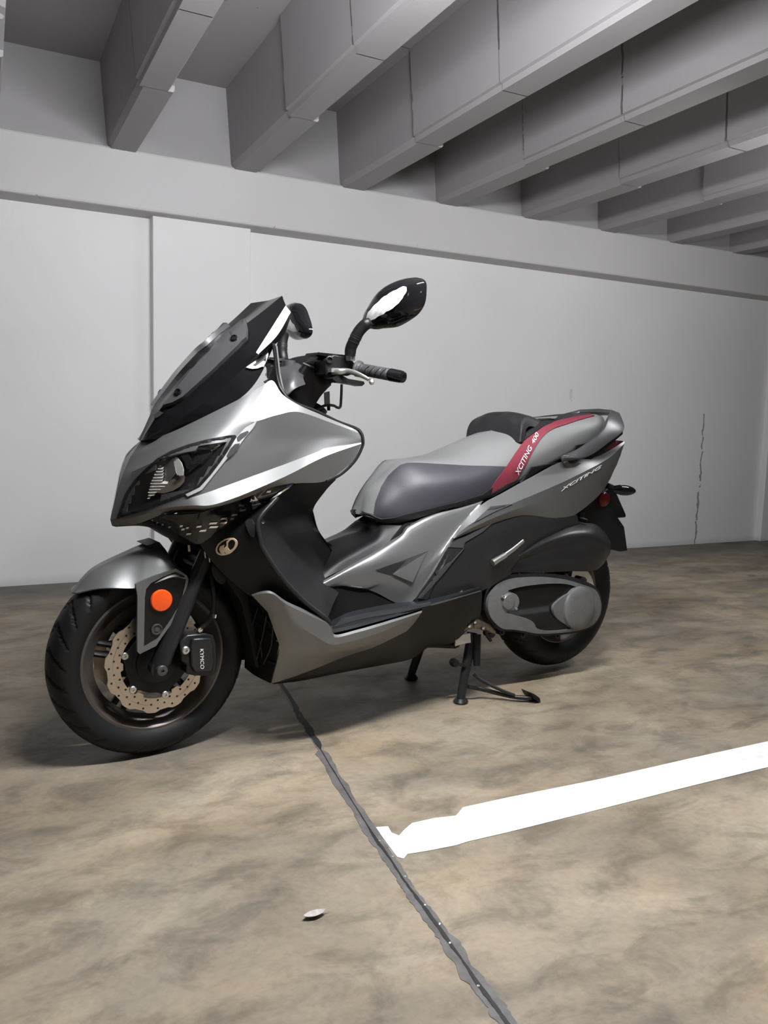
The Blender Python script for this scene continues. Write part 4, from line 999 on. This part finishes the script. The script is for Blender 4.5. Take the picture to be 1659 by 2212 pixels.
shell('backrest', [
    [(1056, 953, 0), (1063, 925, 0), (1074, 902, 0), (1094, 889, 0), (1130, 896, 0), (1164, 906, 0), (1200, 908, 0)],
    [(1086, 954, .066), (1091, 926, .066), (1096, 902, .062), (1110, 891, .056), (1138, 897, .045), (1166, 907, .04), (1196, 909, .035)],
    [(1113, 955, .126), (1117, 930, .124), (1120, 908, .112), (1128, 897, .095), (1148, 900, .072), (1168, 909, .065), (1192, 911, .055)],
    [(1125, 954, .146), (1127, 930, .143), (1129, 912, .132), (1136, 903, .112), (1152, 908, .092), (1168, 914, .082), (1186, 915, .07)],
    [(1131, 955, .142), (1134, 940, .138), (1137, 927, .130), (1144, 921, .118), (1154, 922, .106), (1166, 922, .094), (1180, 920, .082)]], 'vinyl_black', st, ku=6, kv=5, sv=True, sharp=50)
# --- grab rail
gr = MB()
Lr = [U(1216, 991, .172), U(1262, 968, .176), U(1300, 935, .165), U(1326, 905, .12), U(1330, 893, .05)]
Lr = crv(Lr, 6)
W_ = []
gt = [(1211, 989, .172), (1257, 964, .176), (1297, 934, .165), (1311, 905, .130), (1319, 889, .08)]
gb = [(1214, 993, .192), (1266, 988, .19), (1314, 956, .178), (1345, 930, .15), (1337, 896, .08)]
A = crv([U(*p) for p in gt], 6); B_ = crv([U(*p) for p in gb], 6); n = len(A)
gr.add(A + B_, [(i, i + 1, n + i + 1, n + i) for i in range(n - 1)])
e0, e1 = A[-1], B_[-1]
gr.flip_y(); m_ = len(gr.v)
gr.add([e0, Vector((e0.x - 0.02, 0, e0.z + 0.004)), Vector((e0.x, -e0.y, e0.z)), e1, Vector((e1.x - 0.02, 0, e1.z + 0.004)), Vector((e1.x, -e1.y, e1.z))], [(0, 1, 4, 3), (1, 2, 5, 4)])
go = gr.build('grab_rail', 'gunmetal', S, 40); md = go.modifiers.new('thickness', 'SOLIDIFY'); md.thickness = 0.016; md.offset = 0; bevelled(go, 0.003)
for s in (1, -1):
    b = MB(); slab('', [(1213, 992), (1222, 1000), (1238, 1010), (1262, 1004), (1312, 966), (1345, 938), (1346, 928), (1300, 955), (1262, 986)], 0.150, 0.03, 'black', None, mb=b)
    if s < 0: b = b.mirrored()
    b.build('rail_bracket', 'black', go, 30)
    c = U(1213, 989, .176); c.y *= s
    b = MB().tube([c + Vector((0.004, 0.008 * s, 0.004)), c + Vector((-0.03, 0.012 * s, 0.004))], 0.0045, 8); b.build('rail_tip', 'chrome', go)
    b = MB(); slab('', [(1219, 1000), (1226, 996), (1232, 1002), (1256, 1001), (1240, 1010), (1224, 1008)], 0.172, 0.012, 'alu', None, mb=b)
    if s < 0: b = b.mirrored()
    b.build('rail_bolt_plate', 'alu', go, 30)

# --- handlebar
hb = shell('handlebar_cover', [
    [(600, 838, .0), (640, 800, .0), (690, 766, .0), (735, 766, .0)],
    [(606, 846, .05), (650, 792, .06), (686, 768, .08), (735, 772, .09)],
    [(622, 858, .085), (656, 788, .10), (700, 790, .125), (738, 792, .12)],
    [(640, 870, .09), (668, 800, .11), (702, 815, .13), (716, 828, .12)],
    [(675, 886, .07), (690, 860, .08), (705, 842, .085), (716, 832, .09)]], 'black', S, ku=5, kv=4, sv=True, sharp=50)
b = MB().tube(crv([U(655, 785, .102), U(672, 792, .118), U(697, 801, .13), (U(700, 812, .133)), U(702, 818, .134)], 5), 0.0035, 8).flip_y(); b.split('cover_trim', 'gunmetal', hb)
shell('dash_hood', [
    [(606, 792, -.06), (640, 781, -.06), (660, 790, -.06)],
    [(604, 800, .05), (636, 792, .06), (660, 800, .06)],
    [(608, 838, .12), (630, 815, .13), (655, 815, .12)],
    [(620, 852, .16), (640, 838, .15), (660, 830, .13)]], 'dash', S, ku=5, kv=4, sv=True, sharp=50, mirror=False)
MB().lathe(U(624, 784, -.02), (0, 0, 1), [(0.02, -0.01), (0.02, 0.006), (0.016, 0.008), (0, 0.008)], 24).build('dash_knob', 'dash', S)
def bar(name, A, B_, rad, m, parent, n=18):
    b = MB().tube([A.lerp(B_, t) for t in [i / (len(rad) - 1) for i in range(len(rad))]], rad, n)
    return b.build(name, m, parent)
MX0, MNY = -0.61, 0.15
def mirX(px, py, off=0.0):
    n = Vector((1, MNY, 0)).normalized(); return UP(px, py, Vector((MX0, 0.38, 1.2)) + n * off, n)
ga, gb2 = U(770, 796, .185), U(873, 815, .352)
gd_ = (gb2 - ga).normalized()
for s in (1, -1):
    def mm(b): return b if s > 0 else b.mirrored()
    gpt = lambda t: ga.lerp(gb2, t)
    hbm = mm(MB().tube([Vector((ga.x, 0.06, ga.z + 0.01)), ga, gpt(1)], 0.011, 14)).build('handlebar_tube', 'satin', S)
    rr = []; pts = []
    for i in range(41):
        t = i / 40; pts.append(gpt(0.06 + 0.66 * t)); rr.append(0.0172 - (0.0012 if i % 8 == 7 else 0) + (0.003 if i < 3 else 0))
    gp = mm(MB().tube(pts, rr, 20)).build('grip', 'grip', S)
    mm(MB().tube([gpt(0.72), gpt(0.735), gpt(0.75), gpt(0.93), gpt(0.985), gpt(1.0)], [0.0172, 0.0185, 0.018, 0.0175, 0.0155, 0.010], 20)).build('bar_end', 'gloss', hbm)
    # slanted cuts of the grip
    up_ = Vector((0.25, 0.6, 0.75))
    for i in range(4):
        t = 0.22 + 0.115 * i; side_ = gd_.cross(Vector((0, 0, 1))).normalized(); vv = side_.cross(gd_).normalized()
        P_ = []
        for k in range(9):
            a_ = (-0.9 + 1.8 * k / 8); tt = t + 0.10 * (k / 8)
            P_.append(gpt(tt) + (side_ * math.cos(a_) + vv * math.sin(a_)) * 0.0172 * (1 if side_.y > 0 else -1))
        mm(MB().tube(P_, 0.0012, 6)).build('grip_cut', 'black', gp)
    mm(MB().tube([gpt(0.02), gpt(0.03), gpt(0.07), gpt(0.08)], [0.016, 0.024, 0.024, 0.016], 20)).build('grip_collar', 'alu', hbm)
    # switch block and reservoir
    b = MB(); slab('', [(703, 775), (722, 765), (758, 772), (768, 786), (770, 806), (752, 812), (718, 808), (704, 812)], 0.19, 0.07, 'black', None, mb=b)
    sw = mm(b).build('switch_block', 'black', S, 30); bevelled(sw, 0.005)
    b = MB(); slab('', [(684, 766), (688, 761), (748, 767), (748, 776), (722, 772)], 0.185, 0.07, 'gloss', None, mb=b)
    mm(b).build('reservoir_lid', 'gloss', sw, 30)
    b = MB().lathe(U(711, 777, .19), (0.3, 0.95, 0), [(0.0105, 0), (0.0105, 0.008), (0.007, 0.009), (0.006, 0.003), (0, 0.003)], 20); mm(b).build('reservoir_window', 'satin', sw)
    b = MB(); slab('', [(734, 808), (752, 818), (786, 824), (788, 829), (782, 834), (774, 832), (752, 828), (728, 826), (718, 818)], 0.22, 0.04, 'black', None, mb=b)
    mm(b).build('lever_perch', 'black', sw, 30)
    L_ = crv([U(718, 803, .20), U(732, 803, .22), U(748, 802, .235), U(765, 805, .26), U(782, 812, .285), U(797, 820, .305)], 6)
    rl = [0.0105 - 0.0055 * (i / (len(L_) - 1)) for i in range(len(L_))]
    b = MB().tube(L_, rl, 14, 0, 0.6, up=(0, 0, 1)); b.lathe(U(803, 825, .312), (0, 0, 1), [(0, -0.0085), (0.005, -0.007), (0.0085, 0), (0.005, 0.007), (0, 0.0085)], 16)
    mm(b).build('brake_lever', 'alu', hbm)
    b = MB(); slab('', [(716, 797), (732, 795), (740, 797), (738, 802), (716, 804)], 0.21, 0.03, 'alu', None, mb=b); mm(b).build('lever_pivot', 'alu', sw, 30)
    mnt = mm(MB().tube([U(757, 779, .2), U(757, 766, .2)], [0.0135, 0.0135], 16))
    # mirror
    stem = crv([U(756, 768, .205), U(758, 752, .21), U(764, 738, .22), U(774, 718, .232), U(786, 704, .245), U(800, 694, .26)], 5)
    q0 = stem[-1]
    b = MB().tube(stem, [0.016, 0.0155] + [0.0165] * (len(stem) - 4) + [0.013, 0.011], 16)
    kids = [(mnt, 'mirror_mount', 'alu'), (mm(b), 'mirror_stem', 'black')]
    for tq in (0.44, 0.5, 0.56):
        i = int(tq * (len(stem) - 2)); kids.append((mm(MB().tube([stem[i], stem[i] + (stem[i + 1] - stem[i]) * 0.35], 0.0175, 16)), 'stem_ring', 'satin'))
    ol = [(783, 704), (785, 684), (797, 662), (814, 636), (836, 617), (862, 605), (888, 600), (903, 600), (913, 607), (915, 623), (912, 652), (901, 673), (884, 688), (853, 705), (822, 709), (804, 711)]
    oc = [(p.x, p.y) for p in crv([(x, y, 0) for x, y in ol], 4, True)]
    cx, cz = 853, 655; v = []; f = []; n = len(oc); rings = 9
    nn_ = Vector((1, MNY, 0)).normalized()
    for r in range(rings + 1):
        s_ = 1 - r / rings
        for (x, y) in oc:
            bx = cx + (x - cx) * s_ if r < rings else cx; bz = cz + (y - cz) * s_ if r < rings else cz
            v.append(mirX(bx, bz) + nn_ * 0.032 * (1 - s_ ** 2.6) ** 0.7)
    for r in range(rings):
        for i in range(n): f.append((r * n + i, r * n + (i + 1) % n, (r + 1) * n + (i + 1) % n, (r + 1) * n + i))
    k0 = len(v)
    v += [mirX(x, y) - nn_ * 0.012 for x, y in oc]
    f += [(i, k0 + i, k0 + (i + 1) % n, (i + 1) % n) for i in range(n)]
    b = MB().add(v, f); b = mm(b); mi_ = b.build('rear_view_mirror', 'gloss', S, 60)
    for kb, kn, km in kids: kb.build(kn, km, mi_)
    SURF['m'] = BVHTree.FromPolygons([tuple(p) for p in v], f)
    b = MB().add([mirX(cx + (x - cx) * 0.95, cz + (y - cz) * 0.95) - nn_ * 0.0115 for x, y in oc], [tuple(range(n))]); mm(b).build('mirror_pane', 'mirror', mi_, 0)
    le = [(792, 689), (798, 675), (811, 659), (826, 645), (842, 634), (858, 626), (871, 620), (879, 621), (880, 628), (874, 640), (862, 655), (850, 666), (836, 674), (812, 687), (797, 694), (793, 693)]
    V2, F = tri2d(le, [], 6); fm = on('m', 0.003); b = MB()
    b.add([fm(*p) + Vector((0.0012 * math.sin(p[0] * 0.55 + p[1] * 0.3), 0.0015 * math.sin(p[0] * 0.35 - p[1] * 0.5), 0.001 * math.sin(p[1] * 0.6))) for p in V2], F)
    mm(b).build('mirror_turn_signal', 'frost', mi_, 50)
# hook bracket hanging behind the steering head
b = MB().tube(crv([U(738, 830, .06), U(737, 858, .06), U(735, 879, .06), U(728, 880, .06), U(720, 876, .06), U(702, 876, .06), U(684, 885, .06)], 5), 0.0042, 8)
b.build('luggage_hook', 'satin', S)
b = MB(); slab('', [(701, 848), (712, 845), (713, 876), (702, 876)], 0.06, 0.004, 'alu', None, mb=b); b.build('hook_strap', 'alu', S)
MB().tube([U(710, 876, .06), U(710, 887, .06)], 0.005, 8).build('hook_stud', 'black', S)
MB().tube([U(690, 880, .0), U(640, 960, .0)], 0.028, 16).build('steering_stem', 'satin', S)

# --- engine side: belt cover, air box, shock, peg
oc = [(1046, 1306), (1048, 1282), (1062, 1255), (1080, 1246), (1100, 1241), (1165, 1238), (1221, 1243), (1258, 1253), (1286, 1267), (1298, 1288), (1301, 1312), (1296, 1334), (1280, 1354), (1250, 1366), (1205, 1372), (1162, 1374), (1135, 1369), (1110, 1364), (1082, 1363), (1062, 1346), (1050, 1328)]
cv = patch('belt_cover', oc, at(0.172), 'satin', S, 0.11, smooth=3, bev=0.006)
ic = [(1054, 1306), (1058, 1286), (1070, 1266), (1090, 1254), (1120, 1248), (1170, 1246), (1222, 1252), (1262, 1264), (1286, 1274), (1296, 1292), (1299, 1312), (1294, 1333), (1279, 1351), (1250, 1362), (1200, 1368), (1162, 1369), (1135, 1364), (1110, 1360), (1085, 1358), (1066, 1342), (1057, 1326)]
def dome_(lat, cx, cz, rx, rz, h): return lambda x, y: U(x, y, lat + h * math.sqrt(max(0, 1 - ((x - cx) / rx) ** 2 - ((y - cz) / rz) ** 2)))
ins = [(1097, 1277), (1108, 1272), (1135, 1266), (1182, 1261), (1225, 1262), (1248, 1272), (1222, 1286), (1206, 1298), (1195, 1312), (1200, 1332), (1218, 1347), (1235, 1358), (1190, 1364), (1162, 1359), (1153, 1345), (1140, 1337), (1115, 1330), (1094, 1321), (1112, 1318), (1119, 1310), (1122, 1298), (1117, 1286), (1109, 1281)]
patch('cover_plate', ic, dome_(0.178, 1176, 1308, 135, 75, 0.016), 'cvt', cv, 0.014, smooth=3, holes=[ins], grid=9, bev=0.002)
patch('cover_recess', ins, dome_(0.174, 1176, 1308, 135, 75, 0.010), 'gloss', cv, 0.006, grid=9)
for (x, y, r, h, m) in ((1250, 1313, .080, .014, 'cvt'), (1097, 1299, .029, .010, 'cvt')):
    c = U(x, y, .1935 if r > .05 else .19); MB().lathe(c, (0, 1, 0), [(r, -0.01), (r * .97, h * .5), (r * .88, h * .85), (r * .6, h), (0, h * 1.05)], 48).build('clutch_boss' if r > .05 else 'variator_boss', m, cv)
for x, y in ((1087, 1290), (1100, 1298), (1239, 1322), (1262, 1320), (1115, 1315)):
    MB().lathe(U(x, y, .199 if x < 1200 else .206), (0, 1, 0), [(0.0045, -0.006), (0.0045, 0.003), (0, 0.004)], 10).build('cover_bolt', 'alu' if x == 1115 else 'cvt', cv)
b = MB()
for x, y in ((1072, 1247), (1118, 1240), (1170, 1237), (1222, 1242), (1262, 1253), (1130, 1372), (1205, 1374), (1085, 1366)): b.lathe(U(x, y, .165), (0, 1, 0), [(0.011, -0.04), (0.011, 0.0), (0.006, 0.002), (0.006, 0.008), (0, 0.008)], 12)
b.split('cover_lug', 'satin', cv)
shell('air_box', [
    [(1140, 1176, .12), (1150, 1166, .13), (1184, 1148, .14), (1231, 1133, .14), (1281, 1131, .13), (1305, 1148, .11), (1318, 1168, .09)],
    [(1120, 1196, .17), (1152, 1176, .178), (1188, 1160, .182), (1233, 1147, .182), (1278, 1146, .172), (1303, 1158, .15), (1319, 1174, .12)],
    [(1108, 1206, .185), (1152, 1188, .192), (1190, 1172, .196), (1235, 1162, .196), (1278, 1162, .188), (1306, 1171, .166), (1320, 1182, .13)],
    [(1102, 1216, .176), (1152, 1202, .182), (1190, 1190, .186), (1235, 1182, .187), (1278, 1182, .181), (1306, 1186, .164), (1318, 1194, .13)],
    [(1104, 1234, .175), (1148, 1226, .180), (1190, 1218, .184), (1235, 1212, .186), (1278, 1210, .178), (1300, 1208, .16), (1312, 1205, .13)],
    [(1108, 1240, .165), (1148, 1238, .17), (1190, 1236, .174), (1235, 1234, .174), (1270, 1234, .166), (1290, 1230, .15), (1304, 1218, .12)]], 'satin', S, ku=6, kv=4, sv=True, sharp=30)
pg = MB().tube([U(1064, 1216, .215), U(1075, 1209, .216), U(1092, 1199, .218)], [0.0115, 0.0105, 0.0095], 12)
pg.tube([U(1092, 1199, .218), U(1110, 1186, .22), U(1131, 1168, .222)], [0.0085, 0.0075, 0.006], 10, 0, 0.6)
pg.build('passenger_peg', 'alu', S)
sh = MB(); a = U(1255, 1105, .11); c = U(1225, 1250, .13)
sh.tube([a, c], 0.014, 14)
for i in range(9):
    p = a.lerp(c, 0.1 + 0.07 * i); sh.lathe(p, c - a, [(0.030, 0.0), (0.034, 0.004), (0.030, 0.008)], 20)
sk = sh.build('shock_absorber', 'satin', S)
MB().lathe(U(1236, 1117, .13), (0, 1, 0), [(0.014, 0), (0.014, 0.01), (0.006, 0.012), (0, 0.012)], 16).build('shock_bolt', 'chrome', sk)
MB().tube([U(1243, 1121, .12), U(1254, 1121, .12)], 0.005, 8).build('shock_collar', 'chrome', sk)
MB().lathe((-WB, 0.10, RZ), (0, 1, 0), [(0.128, -0.04), (0.135, -0.02), (0.125, 0.0), (0.12, 0.0)], 64).build('wheel_trim', 'chrome', rwheel)

# --- rear mudguard, plate and signals
mgd = MB()
slab('', [(1268, 1092), (1300, 1064), (1322, 1050), (1331, 1062), (1338, 1078), (1353, 1112), (1352, 1118), (1336, 1119), (1349, 1138), (1356, 1190), (1340, 1192), (1318, 1186), (1316, 1165), (1302, 1148), (1280, 1130), (1246, 1126), (1246, 1112)], 0.075, 0.15, 'black', None, mb=mgd)
mg = mgd.build('rear_mudguard', 'black', S, 30); bevelled(mg, 0.004)
for s in (1, -1):
    c = U(1305, 1079, 0.0775); 
    b = MB(); V2 = ell(1305, 1079, 12.5, 16.5, 28, 0.3); p = [U(x, y, .0775) for x, y in V2]; q = [U(1305 + (x - 1305) * .8, 1079 + (y - 1079) * .8, .0825) for x, y in V2]; n = 28
    b.add([Vector((a.x, .073, a.z)) for a in p] + p + q, [(i, (i + 1) % n, n + (i + 1) % n, n + i) for i in range(n)] + [(n + i, n + (i + 1) % n, 2 * n + (i + 1) % n, 2 * n + i) for i in range(n)] + [tuple(range(2 * n, 3 * n))])
    if s < 0: b = b.mirrored()
    b.build('side_reflector', 'redlens', mg)
    sg = MB(); a = U(1324, 1057, .15); e_ = U(1373, 1061, .15); n_ = 14; prof = []
    for i in range(n_ + 1):
        t = i / n_; prof.append(a.lerp(e_, t) + Vector((0, 0.004 * math.sin(PI * t), 0.0)))
    sg.tube(prof, [0.002 + 0.0185 * math.sin(PI * min(1, (0.06 + 0.94 * i / n_))) ** 0.65 for i in range(n_ + 1)], 18, 0, 0.9)
    if s < 0: sg = sg.mirrored()
    so_ = sg.build('rear_turn_signal', 'gloss', S, 60)
    b = MB().tube([U(1300, 1045, .06), U(1330, 1056, .145)], [0.014, 0.010], 12)
    if s < 0: b = b.mirrored()
    b.build('signal_stalk', 'black', so_)
    b = MB(); slab('', [(1327, 1049), (1340, 1047), (1345, 1053), (1330, 1054)], 0.174, 0.006, 'chrome', None, mb=b)
    if s < 0: b = b.mirrored()
    b.build('signal_lens', 'chrome', so_)

# --- centre stand and side stand
def ZF(p): return Vector((p.x, p.y, max(p.z, 0.0)))
fl_, fr_ = U(995, 1518, .147), U(894, 1466, -.14)
cs = MB(); LEGS = []
for s, px, py, bx in ((1, 1020, 1366, 0.147), (-1, 912, 1385, -0.14)):
    t = U(px, py, .12 * s if s > 0 else -.12); bt = Vector((fl_.x if s > 0 else fl_.x, bx, 0.016))
    lg = MB(); LEGS.append(lg); lg.tube([t, t.lerp(bt, 0.5), bt], [0.020, 0.018, 0.016], 14, 0, 0.75)
    lg.lathe(bt + Vector((0, 0, -0.016)), (0, 0, 1), [(0.024, 0), (0.026, 0.006), (0.018, 0.018), (0, 0.02)], 18)
t0 = U(1018, 1385, .12)
cs.tube([Vector((t0.x, -0.12, t0.z)), Vector((t0.x, 0.12, t0.z))], 0.015, 14)
mid = Vector((fl_.x + 0.01, 0, 0.20)); cs.tube([Vector((mid.x, -0.13, mid.z)), Vector((mid.x, 0.13, mid.z))], 0.011, 12)
c_ = cs.build('centre_stand', 'satin', S)
for lg in LEGS: lg.build('leg', 'satin', c_)
tg = MB()
tg.tube(crv([U(1012, 1483, .150), U(1045, 1490, .165), U(1085, 1500, .20), U(1115, 1506, .235), U(1148, 1508, .268)], 6), [0.0075] * 25, 12)
tg.tube(crv([U(1022, 1455, .150), U(1035, 1466, .16), U(1060, 1480, .185), U(1090, 1494, .215), U(1112, 1502, .235)], 6), [0.0058] * 25, 12)
tn = tg.build('stand_tang', 'satin', c_)
b = MB(); slab('', [(1148, 1497), (1154, 1499), (1166, 1508), (1168, 1517), (1164, 1518), (1154, 1509)], 0.285, 0.05, 'black', None, mb=b); b.build('tang_pad', 'black', c_)
b = MB().lathe(U(981, 1431, .15), (0, 1, 0), [(0, -0.014), (0.012, -0.012), (0.0155, 0), (0.012, 0.012), (0, 0.014)], 20); b.build('rubber_stop', 'rubber', c_)
MB().tube([U(985, 1433, .148), U(1006, 1438, .145)], 0.006, 10).build('stop_arm', 'satin', c_)
MB().tube([U(1028, 1370, .13), U(1030, 1438, .15)], [0.018, 0.012], 12).build('stand_spring', 'black', c_)
b = MB(); slab('', [(984, 1382), (1000, 1371), (1016, 1368), (1017, 1388), (1000, 1391), (983, 1396)], 0.165, 0.006, 'alu', None, mb=b); o = b.build('stand_plate', 'alu', c_)
MB().tube([U(864, 1396, .10), U(930, 1392, .12), U(984, 1394, .13)], 0.011, 12).build('lower_frame_tube', 'black', S)
b = MB(); slab('', [(915, 1386), (920, 1375), (924, 1373), (946, 1384)], 0.155, 0.005, 'alu', None, mb=b); b.build('frame_gusset', 'alu', S)
b = MB().tube(crv([U(866, 1403, .14), U(878, 1408, .14), U(888, 1405, .14), U(895, 1408, .14)], 4), 0.004, 8); b.build('side_stand_spring', 'alu', S)
lk = MB()
lk.tube([U(988, 1362, .16), U(1008, 1352, .17), U(1030, 1346, .17), U(1052, 1356, .165), U(1066, 1366, .16)], [0.012, 0.014, 0.016, 0.014, 0.010], 12)
lk.lathe(U(1030, 1348, .185), (0, 1, 0), [(0.016, -0.02), (0.016, 0.004), (0.008, 0.008), (0, 0.008)], 16)
lk.build('swing_link', 'brass', S)
b = MB()
for p in ((1012, 1352), (1024, 1343), (1042, 1356)): b.lathe(U(*p, .19), (0, 1, 0), [(0.006, 0), (0.006, 0.006), (0, 0.007)], 10)
b.split('link_bolt', 'chrome', S)
MB().tube(crv([U(1034, 1330, .16), U(1046, 1350, .17), U(1052, 1372, .17), U(1060, 1384, .17)], 5), 0.006, 8).build('drain_hose', 'black', S)
MB().lathe(U(1062, 1369, .165), (0, 1, 0), [(0.014, -0.03), (0.014, 0.004), (0.0, 0.006)], 16).build('drain_plug', 'black', S)

for o in S.children_recursive:
    n = o.name.split('.')[0]
    t = {'reflector': 'round orange reflector', 'side_insert': 'dark purple grey leather side of the seat', 'backrest': 'black padded backrest between rider and passenger seat', 'side_reflector': 'round dark red reflector', 'brake_lever': 'bare metal brake lever', 'passenger_peg': 'folded bare metal passenger footpeg', 'windscreen': 'black tinted windscreen', 'lower_fairing': 'grey painted lower fairing panel'}.get(n)
    if t: o['label'] = t
